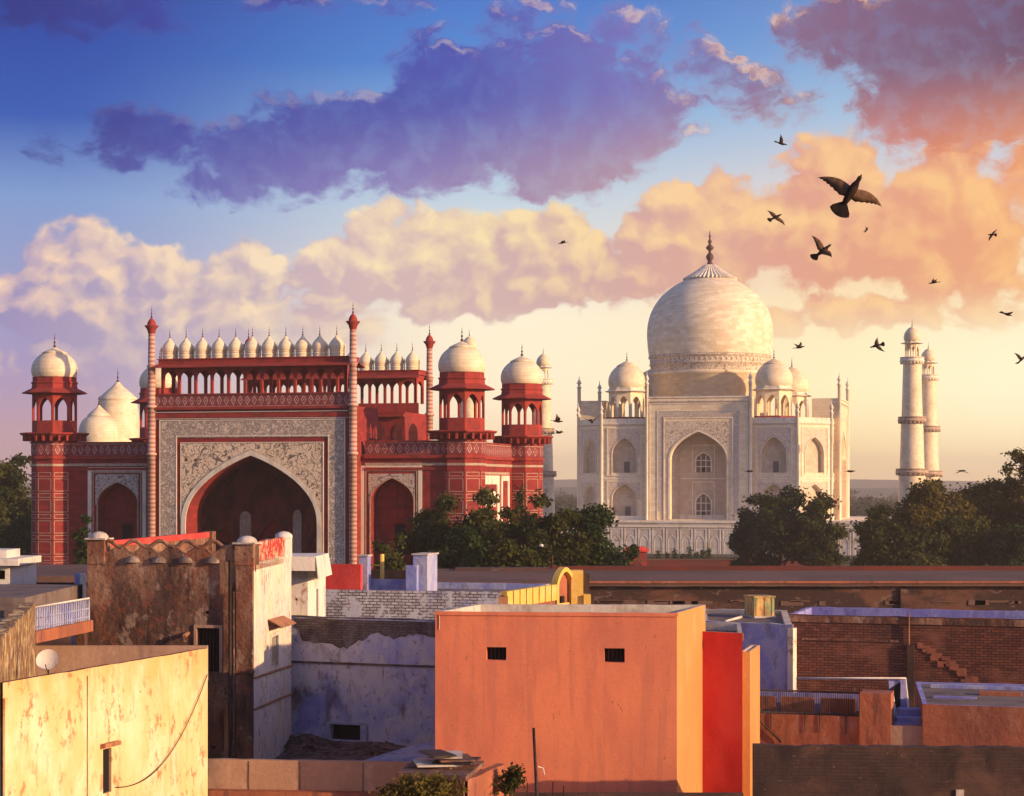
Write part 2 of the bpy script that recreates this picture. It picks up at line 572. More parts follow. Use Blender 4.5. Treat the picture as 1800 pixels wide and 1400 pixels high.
def marble(name, tone, bw, rh, var, mott=0.5, mort=0.012):
    """courses of white marble, each block its own faint tint, with weather mottling"""
    m, t = new_mat(name)
    ob, uv = coords(t)
    c1 = tone
    c2 = tuple(tone[i] * (1 - var * k) for i, k in zip(range(3), (0.75, 1.0, 1.35))) + (1,)
    col, fac = brick(t, uv, c1, c2, tuple(x * 0.62 for x in tone[:3]) + (1,), bw, rh, mort)
    n = t.noise(ob, 0.35, 8, 0.66)
    col = t.mix(t.m('MULTIPLY', t.ss(n, 0.42, 0.72), mott), col, (tone[0] * .62, tone[1] * .55, tone[2] * .47, 1))
    n2 = t.noise(t.v('MULTIPLY', ob, (1, 1, .3)), 1.6, 6, 0.7)
    col = t.mix(t.m('MULTIPLY', t.ss(n2, 0.52, 0.78), mott * .8), col, (tone[0] * .5, tone[1] * .46, tone[2] * .42, 1))
    finish(t, col, 0.55, t.m('SUBTRACT', 1.0, fac), 0.25, 0.03, 0.35)
    return m


WHT = (0.88, 0.73, 0.50, 1)
M['marble'] = marble('marble', WHT, 1.3, 0.62, 0.20, 0.36)
M['marble_dome'] = marble('marble_dome', (0.88, 0.76, 0.56, 1), 1.7, 0.85, 0.27, 0.42, 0.014)
M['marble_small'] = marble('marble_small', (0.84, 0.71, 0.50, 1), 0.7, 0.4, 0.16, 0.78)
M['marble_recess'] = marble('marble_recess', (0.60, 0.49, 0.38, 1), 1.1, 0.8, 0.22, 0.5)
M['marble_plinth'] = marble('marble_plinth', (0.62, 0.58, 0.54, 1), 2.4, 1.2, 0.3, 0.7, 0.02)
M['marble_trim'] = stained('marble_trim', (0.84, 0.74, 0.58, 1), [((0.45, 0.36, 0.27, 1), 1.2, .5, .75, .4, .5)], 0.6, (3.0, 0.15))
M['inlay_trim'] = stained('inlay_trim', (0.50, 0.38, 0.28, 1), [((0.25, 0.17, 0.12, 1), 4, .45, .7, 1, .6)], 0.7)

REDS = (0.26, 0.042, 0.038, 1)
M['sandstone'] = brickwork('sandstone', (0.31, 0.032, 0.027, 1), (0.19, 0.022, 0.022, 1), (0.15, 0.03, 0.03, 1), 1.1, 0.42, 0.010,
                           [((0.10, 0.03, 0.035, 1), 0.5, .48, .75, .5, .7), ((0.34, 0.10, 0.08, 1), 2.0, .56, .8, 1, .35)], 0.85, 0.25)
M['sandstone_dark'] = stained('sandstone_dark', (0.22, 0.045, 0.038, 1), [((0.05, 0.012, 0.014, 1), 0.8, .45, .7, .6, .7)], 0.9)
M['sandstone_trim'] = stained('sandstone_trim', (0.33, 0.038, 0.030, 1), [((0.12, 0.03, 0.03, 1), 1.1, .48, .75, .5, .6), ((0.4, 0.13, 0.1, 1), 3, .58, .8, 1, .3)], 0.85)
M['copper'] = stained('copper', (0.10, 0.035, 0.03, 1), (), 0.5)


def calligraphy(name, ground, ink, sc, amount, squeeze):
    m, t = new_mat(name)
    ob, uv = coords(t)
    a = t.noise(t.v('MULTIPLY', uv, squeeze), sc, 5, 0.7, 1.2)
    b = t.noise(uv, sc * 2.6, 3, 0.6, 2.0)
    k = t.ss(t.m('ADD', t.m('ABSOLUTE', t.m('SUBTRACT', a, 0.5)), t.m('MULTIPLY', t.m('SUBTRACT', b, 0.5), 0.35)), 0.10, 0.02)
    col = t.mix(t.m('MULTIPLY', k, amount), ground, ink)
    w_ = t.noise(ob, 0.7, 6, 0.65)
    col = t.mix(t.m('MULTIPLY', t.ss(w_, 0.45, 0.75), 0.4), col, (0.36, 0.25, 0.2, 1))
    finish(t, col, 0.7)
    return m


M['calligraphy'] = calligraphy('calligraphy', (0.74, 0.60, 0.46, 1), (0.06, 0.045, 0.05, 1), 2.2, 0.72, (1, 1, 1))
M['calligraphy_pale'] = calligraphy('calligraphy_pale', (0.70, 0.62, 0.52, 1), (0.3, 0.22, 0.17, 1), 2.4, 0.7, (1, 1, 1))


def floral(name, ground, vine, petal, sc):
    """scrolling inlay: curling vine lines with flower heads"""
    m, t = new_mat(name)
    ob, uv = coords(t)
    n = t.noise(uv, sc * 0.55, 2, 0.4, 1.6)
    vine_k = t.ss(t.m('ABSOLUTE', t.m('SUBTRACT', n, 0.5)), 0.035, 0.012)
    n2 = t.noise(t.v('ADD', uv, (9, 4, 0)), sc * 0.8, 2, 0.4, 1.9)
    vine2 = t.ss(t.m('ABSOLUTE', t.m('SUBTRACT', n2, 0.48)), 0.03, 0.010)
    vo = t.new('ShaderNodeTexVoronoi', feature='F1')
    t.put(vo.inputs['Vector'], uv); vo.inputs['Scale'].default_value = sc * 0.75
    vo.inputs['Randomness'].default_value = 0.8
    dot = t.ss(t.m('ADD', vo.outputs['Distance'], t.m('MULTIPLY', t.m('SUBTRACT', t.noise(uv, sc * 4, 1), 0.5), 0.22)), 0.24, 0.16)
    sel = t.ss(t.sep(vo.outputs['Color'])[0], 0.35, 0.4)
    col = t.mix(t.m('MULTIPLY', t.m('MAXIMUM', vine_k, vine2), 0.85), ground, vine)
    col = t.mix(t.m('MULTIPLY', dot, sel), col, petal)
    core = t.ss(vo.outputs['Distance'], 0.34, 0.26)
    col = t.mix(t.m('MULTIPLY', t.m('MULTIPLY', core, t.m('SUBTRACT', 1.0, dot)), 0.35), col, (0.75, 0.6, 0.3, 1))
    w_ = t.noise(ob, 0.8, 6, 0.65)
    col = t.mix(t.m('MULTIPLY', t.ss(w_, 0.48, 0.75), 0.3), col, (0.4, 0.28, 0.22, 1))
    finish(t, col, 0.65)
    return m


M['floral'] = floral('floral', (0.80, 0.62, 0.43, 1), (0.05, 0.04, 0.045, 1), (0.12, 0.025, 0.03, 1), 1.5)
M['floral_fine'] = floral('floral_fine', (0.58, 0.48, 0.40, 1), (0.07, 0.05, 0.05, 1), (0.2, 0.05, 0.05, 1), 2.6)
M['floral_pale'] = floral('floral_pale', (0.72, 0.60, 0.46, 1), (0.20, 0.14, 0.11, 1), (0.24, 0.15, 0.11, 1), 1.2)
M['floral_faint'] = floral('floral_faint', (0.70, 0.57, 0.44, 1), (0.46, 0.35, 0.27, 1), (0.48, 0.33, 0.25, 1), 1.6)


def lattice(name, ground, line, pu, pv, z0):
    """a row of inlaid diamonds between two lines"""
    m, t = new_mat(name)
    ob, uv = coords(t)
    x, y, _ = t.sep(uv)
    fu = t.m('ABSOLUTE', t.m('SUBTRACT', t.m('FRACT', t.m('DIVIDE', x, pu)), 0.5))
    fv = t.m('DIVIDE', t.m('ABSOLUTE', t.m('SUBTRACT', y, z0)), pv)
    d = t.m('ADD', fu, t.m('MULTIPLY', fv, 0.5))
    k1 = t.ss(t.m('ABSOLUTE', t.m('SUBTRACT', d, 0.33)), 0.075, 0.045)
    k2 = t.ss(d, 0.12, 0.08)
    k3 = t.ss(t.m('ABSOLUTE', t.m('SUBTRACT', fv, 0.93)), 0.09, 0.05)
    k = t.m('MAXIMUM', t.m('MAXIMUM', k1, k2), k3)
    w_ = t.ss(t.noise(ob, 3.0, 5, 0.7), 0.3, 0.6)
    col = t.mix(t.m('MULTIPLY', k, t.m('MULTIPLY', w_, 0.8)), ground, line)
    finish(t, col, 0.8)
    return m


M['lattice'] = lattice('lattice', (0.22, 0.045, 0.045, 1), (0.60, 0.45, 0.40, 1), 0.72, 0.62, 24.03)
M['lattice_wing'] = lattice('lattice_wing', (0.22, 0.045, 0.045, 1), (0.56, 0.42, 0.38, 1), 0.75, 0.62, 19.35)


def rope(name):
    """pillar dressed with alternating red and white chevron courses"""
    m, t = new_mat(name)
    ob, uv = coords(t)
    x, y, z = t.sep(ob)
    f = t.m('FRACT', t.m('DIVIDE', z, 0.42))
    k = t.ss(t.m('ABSOLUTE', t.m('SUBTRACT', f, 0.5)), 0.16, 0.24)
    col = t.mix(k, (0.38, 0.15, 0.115, 1), (0.58, 0.38, 0.30, 1))
    w_ = t.ss(t.noise(ob, 0.9, 5, 0.6), 0.45, 0.75)
    col = t.mix(t.m('MULTIPLY', w_, 0.5), col, (0.2, 0.07, 0.06, 1))
    finish(t, col, 0.8)
    return m


M['rope'] = rope('rope')
M['black'] = stained('black', (0.012, 0.010, 0.010, 1), (), 0.9, (4, .1), 0)


def foliage(name, c_lo, c_hi, back):
    m, t = new_mat(name)
    geo = t.new('ShaderNodeNewGeometry')
    p = geo.outputs['Position']
    a = t.noise(p, 0.35, 4, 0.6)
    b = t.noise(p, 2.3, 2, 0.6)
    k = t.m('ADD', t.m('MULTIPLY', a, 0.65), t.m('MULTIPLY', b, 0.35))
    col = t.mix(t.ss(k, 0.36, 0.64), c_lo, c_hi)
    d = t.new('ShaderNodeBsdfDiffuse'); t.put(d.inputs[0], col)
    tr = t.new('ShaderNodeBsdfTranslucent'); t.put(tr.inputs[0], t.mix(0.5, col, back))
    mx = t.new('ShaderNodeMixShader'); mx.inputs[0].default_value = 0.3
    t.t.links.new(d.outputs[0], mx.inputs[1]); t.t.links.new(tr.outputs[0], mx.inputs[2])
    o = t.new('ShaderNodeOutputMaterial'); t.t.links.new(mx.outputs[0], o.inputs[0])
    return m


M['leaf'] = foliage('leaf', (0.024, 0.036, 0.014, 1), (0.105, 0.108, 0.030, 1), (0.10, 0.09, 0.02, 1))
M['leaf_warm'] = foliage('leaf_warm', (0.034, 0.036, 0.012, 1), (0.17, 0.13, 0.030, 1), (0.22, 0.13, 0.02, 1))
M['leaf_deep'] = foliage('leaf_deep', (0.016, 0.034, 0.018, 1), (0.075, 0.100, 0.032, 1), (0.05, 0.08, 0.02, 1))


def wall_coat(name, tints, streak, flake, under, scale=1.0, amt=(.6, .5), top=None):
    """old limewash: slow tint changes, runs from the top, flaked spots that show the coat below, fine specks"""
    m, t = new_mat(name)
    ob, uv = coords(t)
    a = t.ss(t.noise(ob, 0.55 * scale, 6, 0.6), 0.36, 0.60)
    col = t.mix(a, tints[0], tints[1])
    b_ = t.ss(t.noise(t.v('ADD', t.v('MULTIPLY', ob, (1, 1, .5)), (4, 8, 2)), 1.6 * scale, 7, 0.65), 0.42, 0.62)
    col = t.mix(t.m('MULTIPLY', b_, .7), col, tints[2])
    run = t.ss(t.noise(t.v('MULTIPLY', ob, (1, 1, .14)), 4.2 * scale, 6, 0.68, 0.6), 0.50, 0.68)
    big = t.ss(t.noise(t.v('MULTIPLY', ob, (1, 1, .4)), 0.5 * scale, 5, 0.6), 0.40, 0.62)
    col = t.mix(t.m('MULTIPLY', t.m('MULTIPLY', run, big), amt[0]), col, streak)
    if top:                              # rain-darkened band under the wall top, ragged below
        zz = t.m('ADD', t.sep(ob)[2], t.m('MULTIPLY', t.m('SUBTRACT', t.noise(t.v('MULTIPLY', ob, (1, 1, .35)), 1.8, 6, 0.65), 0.5), 3.2))
        col = t.mix(t.m('MULTIPLY', t.ss(zz, top[0], top[1]), top[3]), col, top[2])
    fl = t.noise(t.v('ADD', t.v('MULTIPLY', ob, (1, 1, .6)), (2, 5, 9)), 4.5 * scale, 9, 0.72)
    k1 = t.m('MULTIPLY', t.ss(fl, 0.54, 0.585), t.ss(t.noise(ob, 0.7 * scale, 3, 0.5), 0.40, 0.60))
    col = t.mix(t.m('MULTIPLY', k1, amt[1]), col, flake)
    k2 = t.m('MULTIPLY', t.ss(t.noise(ob, 17 * scale, 5, 0.7), 0.60, 0.70), 0.45)
    col = t.mix(k2, col, under)
    h = t.m('SUBTRACT', t.noise(ob, 9.0, 7, 0.7), t.m('MULTIPLY', k1, 0.6))
    finish(t, col, 0.93, h, 0.35, 0.03)
    return m


M['leaf_far'] = foliage('leaf_far', (0.030, 0.040, 0.024, 1), (0.06, 0.07, 0.035, 1), (0.08, 0.08, 0.03, 1))
M['bark'] = stained('bark', (0.07, 0.045, 0.03, 1), [((0.03, 0.02, 0.015, 1), 3, .4, .7, .3, .8)])


# ================================================================ ground and far country
g = MB()
RINGS = [0, 60, 140, 300, 700, 1500, 4000, 12000]
for i in range(len(RINGS) - 1):
    n = 24
    for k in range(n):
        a, b = 2 * math.pi * k / n, 2 * math.pi * (k + 1) / n
        p = [(RINGS[i] * math.cos(a), RINGS[i] * math.sin(a), 0), (RINGS[i + 1] * math.cos(a), RINGS[i + 1] * math.sin(a), 0),
             (RINGS[i + 1] * math.cos(b), RINGS[i + 1] * math.sin(b), 0), (RINGS[i] * math.cos(b), RINGS[i] * math.sin(b), 0)]
        g.face(p if i else [p[0], p[1], p[2]])
M['earth'] = stained('earth', (0.11, 0.085, 0.06, 1), [((0.05, 0.055, 0.03, 1), 0.02, .42, .62, 1, .8), ((0.15, 0.11, 0.08, 1), 0.15, .5, .7, 1, .5)], 0.95, (0.5, .3))
structure(g.build('ground', M['earth']))

M['hill'] = stained('hill', (0.07, 0.075, 0.05, 1), [((0.04, 0.05, 0.035, 1), 0.006, .42, .62, 1, .8)], 0.95, (0.1, .2))
rnd = random.Random(11)


def ridge(y0, depth, x0, x1, h, seed):
    r = random.Random(seed)
    ph = [(r.uniform(0, 6.3), r.uniform(.6, 1.4)) for _ in range(7)]
    mb = MB()
    nx, ny = 90, 6

    def hh(i, j):
        x = i / nx
        t = sum(math.sin(x * 6.28 * (k + 1) * f * 1.3 + p + j * .35) / (k + 1.5) for k, (p, f) in enumerate(ph))
        return max(0.0, math.sin(math.pi * min(1, j / ny)) * h * (0.75 + 0.22 * t))
    P = [[(x0 + (x1 - x0) * i / nx, y0 + depth * j / ny, hh(i, j)) for j in range(ny + 1)] for i in range(nx + 1)]
    for i in range(nx):
        for j in range(ny):
            mb.face((P[i][j], P[i + 1][j], P[i + 1][j + 1], P[i][j + 1]), None, True)
    return mb


structure(ridge(3600, 900, -2200, 2200, 27, 3).build('hills', M['hill']))
structure(ridge(2300, 500, -1500, 1500, 13, 8).build('hills', M['hill']))


# ================================================================ shared building pieces
def smoothprof(p, k=3):
    out = []
    for i in range(len(p) - 1):
        p0, p1, p2, p3 = p[max(i - 1, 0)], p[i], p[i + 1], p[min(i + 2, len(p) - 1)]
        for j in range(k):
            t = j / k
            out.append(tuple(0.5 * (2 * p1[c] + (p2[c] - p0[c]) * t + (2 * p0[c] - 5 * p1[c] + 4 * p2[c] - p3[c]) * t * t + (3 * p1[c] - p0[c] - 3 * p2[c] + p3[c]) * t ** 3) for c in (0, 1)))
    out.append(p[-1])
    return out


DOME = [(0.93, 0), (0.985, .10), (1.0, .22), (.985, .34), (.93, .47), (.83, .60), (.68, .72), (.52, .805)]
CAPP = [(0.55, .80), (0.57, .815), (.44, .87), (.30, .92), (.17, .965), (.07, 1.0)]


ONION = [(.86, 0), (.97, .10), (1.0, .22), (.96, .36), (.82, .52), (.58, .68), (.34, .81), (.18, .91), (.07, 1.0)]


def dome_mesh(R_, z0, h, n=24, cx=0, cy=0):
    mb = MB()
    mb.lathe([(r * R_, z0 + z * h) for r, z in smoothprof(DOME)], cx, cy, n)
    mb.lathe([(r * R_, z0 + z * h) for r, z in CAPP], cx, cy, n)
    return mb


FIN = [(.16, 0), (.16, .05), (.5, .10), (.55, .16), (.2, .22), (.14, .30), (.36, .37), (.36, .42), (.12, .48), (.10, .60), (.24, .65), (.22, .69), (.08, .74), (.07, .9), (0.0, 1.0)]


def finial_mesh(z0, h, r, cx=0, cy=0, n=8):
    mb = MB()
    mb.lathe([(max(q * r, 0.0) if q else 0.0, z0 + z * h) for q, z in FIN], cx, cy, n)
    return mb


def ngon(cx, cy, r, n, rot):
    return [(cx + r * math.cos(rot + 2 * math.pi * k / n), cy + r * math.sin(rot + 2 * math.pi * k / n)) for k in range(n)]


def pavilion(parent, name, cx, cy, rv, n, rot, zf, zp, zs, ze, zd, mats, eave_r, dome_r, dome_h, fin_h, fin_r, colw=.26, floor=True):
    """open domed pavilion: parapet zf..zp, arches to zs, eave at ze, drum to zd"""
    mb = MB()
    V = ngon(0, 0, rv, n, rot)
    for i in range(n):
        a, b = V[i], V[(i + 1) % n]
        L = math.hypot(b[0] - a[0], b[1] - a[1])
        mb.fr = (a[0], a[1], (b[0] - a[0]) / L, (b[1] - a[1]) / L)
        c, hw = L / 2, L / 2 - colw / 2
        sp = zp + (zs - zp) * .58
        if zp > zf:
            mb.box(0, L, 0, .16, zf, zp, 'u')
        mb.archwall(0, L, zp, ze, [(c, hw, zp, sp, zs)], 0, .22, True, 10, (1.4, .6))
    mb.fr = None
    top = ngon(0, 0, rv * 1.0, n, rot)
    mb.face([(p[0], p[1], ze - .02) for p in reversed(top)])
    if floor:
        mb.face([(p[0], p[1], zf + .05) for p in top])
    o = mb.build(name, mats[0], parent, (cx, cy, 0))
    e = MB()
    t = (zd - ze)
    e.lathe([(rv * .96, ze + .05), (eave_r, ze - .12), (eave_r + .03, ze - .02), (rv * 1.02, ze + t * .28), (rv * 1.0, ze + t * .55), (rv * 1.04, ze + t * .58), (rv * 1.04, ze + t * .68), (rv * .98, ze + t * .7), (rv * .98, zd), (0, zd + .01)], 0, 0, n, rot, False)
    e.build('eave', mats[1], o)
    d = dome_mesh(dome_r, zd, dome_h)
    d.build('dome', mats[2], o)
    finial_mesh(zd + dome_h - .05, fin_h, fin_r).build('finial', mats[3], o)
    return o


# ================================================================ the red gateway
GF = Frame(-25.2, 184.4, 14.0)
gate = GF.empty('gateway')
tag(gate, 'monumental red sandstone gateway with pointed archway, white inlay and rows of small white domes', 'gateway')
RED, RT = M['sandstone'], M['sandstone_trim']
UL, UR = GF.u(274, 0), GF.u(613, 0)
UC = GF.u(441, 0)
HW = (GF.u(559.5, 0) - GF.u(328.5, 0)) / 2
ZAP, ZSP = GF.z(801, UC, 0), GF.z(921, UC, 0)
ZT = 23.45                              # top of the portal wall
WL, WR = 2.4, 3.7                       # planes of the two wings
TWR = [(GF.u(96, 3.3), 3.3), (GF.u(812, 5.4), 5.4), (GF.u(917.5, 27.5), 27.5), (GF.u(281, 27.0), 27.0)]

# body of the gate
b = MB()
b.box(-22.8, UL - .1, WL + 1.6, 27.6, 0, 18.8)
b.box(UR + .1, 19.6, WR + 1.6, 27.6, 0, 18.8)
b.box(UL - .1, UR + .1, 9.0, 27.6, 0, 18.8)
b.build('wall', RED, gate)
b = MB()
b.box(UL, UR, 18.0, 26.4, 18.8, ZT)
b.build('rear_portal', RED, gate)
for k, (xa, xb) in enumerate(((637, 651), (661, 677), (690, 706), (718, 734))):
    u0, u1 = GF.u(xa, 17.9), GF.u(xb, 17.9)
    nb = MB()
    c = (u0 + u1) / 2
    nb.face([(u0, 17.93, 18.8)] + [(u1, 17.93, 18.8)] + [(x, 17.93, z) for x, z in reversed(arch(c, (u1 - u0) / 2, 21.3, 22.3, 8))])
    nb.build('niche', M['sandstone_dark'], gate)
lg = MB(); lg.box(UL, UR, 17.5, 18.0, 22.95, 23.2); lg.build('ledge', RT, gate)

# portal: the tall front with its arch
p = MB()
p.archwall(UL, UR, 0, ZT, [(UC, HW, 0, ZSP, ZAP)], 0, 3.4, False, 26)
p.face(((UL, 9.0, 0), (UL, 0, 0), (UL, 0, ZT), (UL, 9.0, ZT)))
p.face(((UR, 0, 0), (UR, 9.0, 0), (UR, 9.0, ZT), (UR, 0, ZT)))
p.face(((UL, 0, ZT), (UR, 0, ZT), (UR, 9.0, ZT), (UL, 9.0, ZT)))
p.face(((UL, 9.0, 18.7), (UL, 9, ZT), (UR, 9, ZT), (UR, 9, 18.7)))
portal = p.build('portal', RED, gate)
# shadowy vaulted hall behind the arch
h = MB()
cx0, cx1 = UC - HW - 1.2, UC + HW + 1.2
hv = 8.6
h.archwall(cx0, cx1, 0, 20.5, [(GF.u(483, hv), 1.85, 0, 9.6, 12.2), (GF.u(396, hv), 1.5, 0, 8.8, 11.6), (GF.u(566, hv), 1.5, 0, 8.8, 11.6)], hv, .38, False, 14)
h.face(((cx0, 3.4, 0), (cx0, hv, 0), (cx0, hv, 20.5), (cx0, 3.4, 20.5)))
h.face(((cx1, hv, 0), (cx1, 3.4, 0), (cx1, 3.4, 20.5), (cx1, hv, 20.5)))
h.face(((cx0, 3.4, 20.5), (cx0, hv, 20.5), (cx1, hv, 20.5), (cx1, 3.4, 20.5)))
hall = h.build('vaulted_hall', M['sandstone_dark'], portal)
h = MB()
h.box(GF.u(391, hv), GF.u(401, hv), hv - .02, hv + .2, 0, 10.0)
h.box(GF.u(468, hv), GF.u(497, hv), hv + .3, hv + .36, 0, 10.6)
h.build('doorway', M['black'], portal)
for xa, xb in ((341.5, 353.5), (421.5, 441), (515, 530)):
    u0, u1 = GF.u(xa, hv - .1), GF.u(xb, hv - .1)
    pl = MB()
    zt = GF.z(899 if xa < 500 else 896, u0, hv)
    ap = arch((u0 + u1) / 2, (u1 - u0) / 2, zt - .7, zt, 10, (2, .5))
    q = [(u0, hv - .12, 0), (u1, hv - .12, 0)] + [(x, hv - .12, z) for x, z in reversed(ap)]
    pl.face(q)
    for (xa_, za_), (xb_, zb_) in zip(ap, ap[1:]):
        pl.face(((xa_, hv - .12, za_), (xb_, hv - .12, zb_), (xb_, hv, zb_), (xa_, hv, za_)))
    pl.face(((u0, hv, 0), (u0, hv - .12, 0), (u0, hv - .12, zt - .7), (u0, hv, zt - .7)))
    pl.face(((u1, hv - .12, 0), (u1, hv, 0), (u1, hv, zt - .7), (u1, hv - .12, zt - .7)))
    pl.build('pale_pilaster', M['calligraphy_pale'], portal)
# dressings of the portal
def gzz(y): return GF.z(y, UC, 0)
f = MB(); f.frame(GF.u(283, 0), GF.u(604.5, 0), 0, gzz(740), GF.u(310, 0) - GF.u(283.5, 0), 0, .06)
f.build('calligraphy_panel', M['calligraphy'], portal)
f = MB()
for (xa, xb, yt, wd) in ((280.5, 607, 737.5, .10), (309.5, 578.5, 765.5, .09), (317.5, 569, 777.5, .08)):
    f.frame(GF.u(xa, 0), GF.u(xb, 0), 0, gzz(yt), wd, 0, .08 + wd * .1)
f.box(UL + .05, UR - .05, -.09, 0, gzz(736), gzz(735), 'b')
f.box(UL + .05, UR - .05, -.09, 0, gzz(724.5), gzz(723), 'b')
f.build('border_line', M['marble_trim'], portal)
f = MB(); f.box(UL + .03, UR - .03, -.12, 0, gzz(734), gzz(726), 'b'); f.build('cornice', RT, portal)
f = MB(); f.box(UL + .02, UR - .02, -.32, 0, gzz(719.5), gzz(714.5), 'b')
f.build('cornice', RT, portal)
sL, sR, sT = GF.u(319.5, 0), GF.u(567, 0), gzz(779.5)
WB = .46
f = MB(); f.archwall(sL, sR, ZSP - 1.5, sT, [(UC, HW + WB * .9, ZSP - 1.5, ZSP, ZAP + WB)], -.05, .05, False, 26, reveal=False)
f.build('spandrel', M['floral'], portal)
f = MB(); f.archband(UC, HW, 0, ZSP, ZAP, WB, 0, .11, 26); f.build('arch_band', M['marble_trim'], portal)
f = MB(); f.archband(UC, HW + WB, 0, ZSP, ZAP + WB * 1.1, .07, 0, .09, 26); f.build('border_line', M['inlay_trim'], portal)

# galleries with their eleven small domes, at the front and at the back of the roof
def gallery(v0, v1, zb, front):
    gp = MB()
    n = 11
    u0, u1 = UL + .55, UR - .45
    st = (u1 - u0) / n
    zt, zs, za = zb + 3.05, zb + 1.75, zb + 2.42
    for (fr_, v) in (((u0, v0, 1, 0), v0), ((u1, v1, -1, 0), v1)):
        gp.fr = fr_
        gp.archwall(0, u1 - u0, zb, zt, [(st * (i + .5), st / 2 - .13, zb, zs, za) for i in range(n)], 0, .3, True, 12, (1.5, .55))
    gp.fr = None
    for i in (0, n):
        x = u0 + st * i
        gp.fr = (x - .15, v1, 0, -1) if i == 0 else (x + .15, v0, 0, 1)
        gp.archwall(0, v1 - v0, zb, zt, [((v1 - v0) / 2, (v1 - v0) / 2 - .3, zb, zs, za)], 0, .3, True, 10)
    gp.fr = None
    gp.box(u0 - .2, u1 + .2, v0 - .15, v1 + .15, zt - .3, zt - .02)
    o = gp.build('gallery', RT, gate)
    e = MB()
    for s_, v in ((-1, v0), (1, v1)):
        a, c = v + s_ * .15, v + s_ * 1.05
        pts = [(u0 - .5, a, zt), (u1 + .5, a, zt), (u1 + .7, c, zt - .32), (u0 - .7, c, zt - .32)]
        lo = [(x, y, z - .1) for x, y, z in pts]
        e.face(pts if s_ > 0 else pts[::-1]); e.face(lo[::-1] if s_ > 0 else lo)
        e.face((lo[3], lo[2], pts[2], pts[3])); e.face((lo[0], lo[3], pts[3], pts[0])); e.face((lo[2], lo[1], pts[1], pts[2]))
    e.box(u0 - .4, u1 + .4, v0 - .1, v1 + .1, zt, zt + .42)
    e.box(u0 - .5, u1 + .5, v0 - .2, v1 + .2, zt + .42, zt + .52)
    e.build('eave', RT, o)
    vm = v0 + .7
    xs = [GF.u(x, vm) for x in (298.5, 592)] if front else None
    if not front:
        xs = [GF.u(725, vm) - 10 * (GF.u(725, vm) - GF.u(643, vm)) / 3, GF.u(725, vm)]
    d0 = None
    rr = .70
    for i in range(n):
        x = xs[0] + (xs[1] - xs[0]) * i / (n - 1)
        if d0 is None:
            mb = MB()
            zz = zt + .52
            mb.lathe([(rr * .98, zz), (rr * 1.0, zz + .28)], 0, 0, 16)
            mb.lathe([(rr * 1.06, zz + .28), (rr * 1.06, zz + .36), (rr * .96, zz + .38), (rr * .96, zz + .5), (rr * 1.05, zz + .52), (rr * 1.05, zz + .6), (rr * .96, zz + .62)], 0, 0, 16)
            mb.lathe([(r * rr * 1.1, zz + .6 + z * 1.5) for r, z in smoothprof(ONION, 2)], 0, 0, 16)
            d0 = mb.build('roof_dome', M['marble_small'], o, (x, vm, 0))
            fn = finial_mesh(zz + 2.0, 1.05, .17).build('finial', M['copper'], None)
            fn.name = 'spike'
            me = fn.data
            bpy.data.objects.remove(fn)
            fdat = me
        else:
            dd = d0.copy(); dd.location = (x, vm, 0); COL.objects.link(dd)
        k = bpy.data.objects.new('finial', fdat); COL.objects.link(k); k.parent = o; k.location = (x, vm, 0)
    # slim posts between the domes
    ps = MB()
    for i in range(n + 1):
        x = xs[0] + (xs[1] - xs[0]) * (i - .5) / (n - 1)
        ps.lathe([(.07, zt + .5), (.07, zt + 1.3), (.11, zt + 1.36), (.03, zt + 1.75), (0, zt + 1.8)], x, vm - .1, 6)
    ps.build('post', M['marble_trim'], o)
    return o


gallery(.35, 3.1, 24.6, True)
gallery(23.2, 26.0, 24.6, False)
f = MB(); f.box(UL, UR, -.02, .22, ZT, 24.6); f.build('balustrade', M['lattice'], gate)
f = MB(); f.box(UL - .05, UR + .05, -.14, .3, 24.6, 24.72); f.build('balustrade_rail', RT, gate)
f = MB(); f.box(UL, UR, 22.9, 23.1, ZT, 24.6); f.build('balustrade', RT, gate)

# pinnacles: dressed pillars at the corners of the two portals
def pinnacle(px, v, zcap, r, rear=False):
    u = GF.u(px, v)
    mb = MB()
    prof = [(r, 0), (r, 18.7), (r * 1.3, 18.75), (r * 1.3, 18.95), (r, 19.0), (r, 23.3), (r * 1.35, 23.35), (r * 1.35, 23.6), (r * .98, 23.65), (r * .95, 27.3), (r * 1.2, 27.35), (r * 1.2, 27.5), (r * .9, 27.55), (r * .82, zcap)]
    mb.lathe(prof, 0, 0, 12)
    o = mb.build('pinnacle', M['rope'], gate, (u, v, 0))
    c = MB()
    c.lathe([(r * .8, zcap), (r * 1.15, zcap + .45), (r * 1.75, zcap + .75), (r * 1.75, zcap + .83), (r * 1.05, zcap + .85), (r * 1.1, zcap + 1.0), (r * .8, zcap + 1.28), (r * .3, zcap + 1.5), (r * .12, zcap + 1.6)], 0, 0, 12)
    c.build('cap', RT, o)
    finial_mesh(zcap + 1.5, 1.25, .2).build('finial', M['copper'], o)


pinnacle(266.5, -.1, 30.6, .39); pinnacle(620.5, -.1, 30.6, .39)
pinnacle(755, 26.3, 30.6, .39); pinnacle(437, 26.3, 30.6, .39)

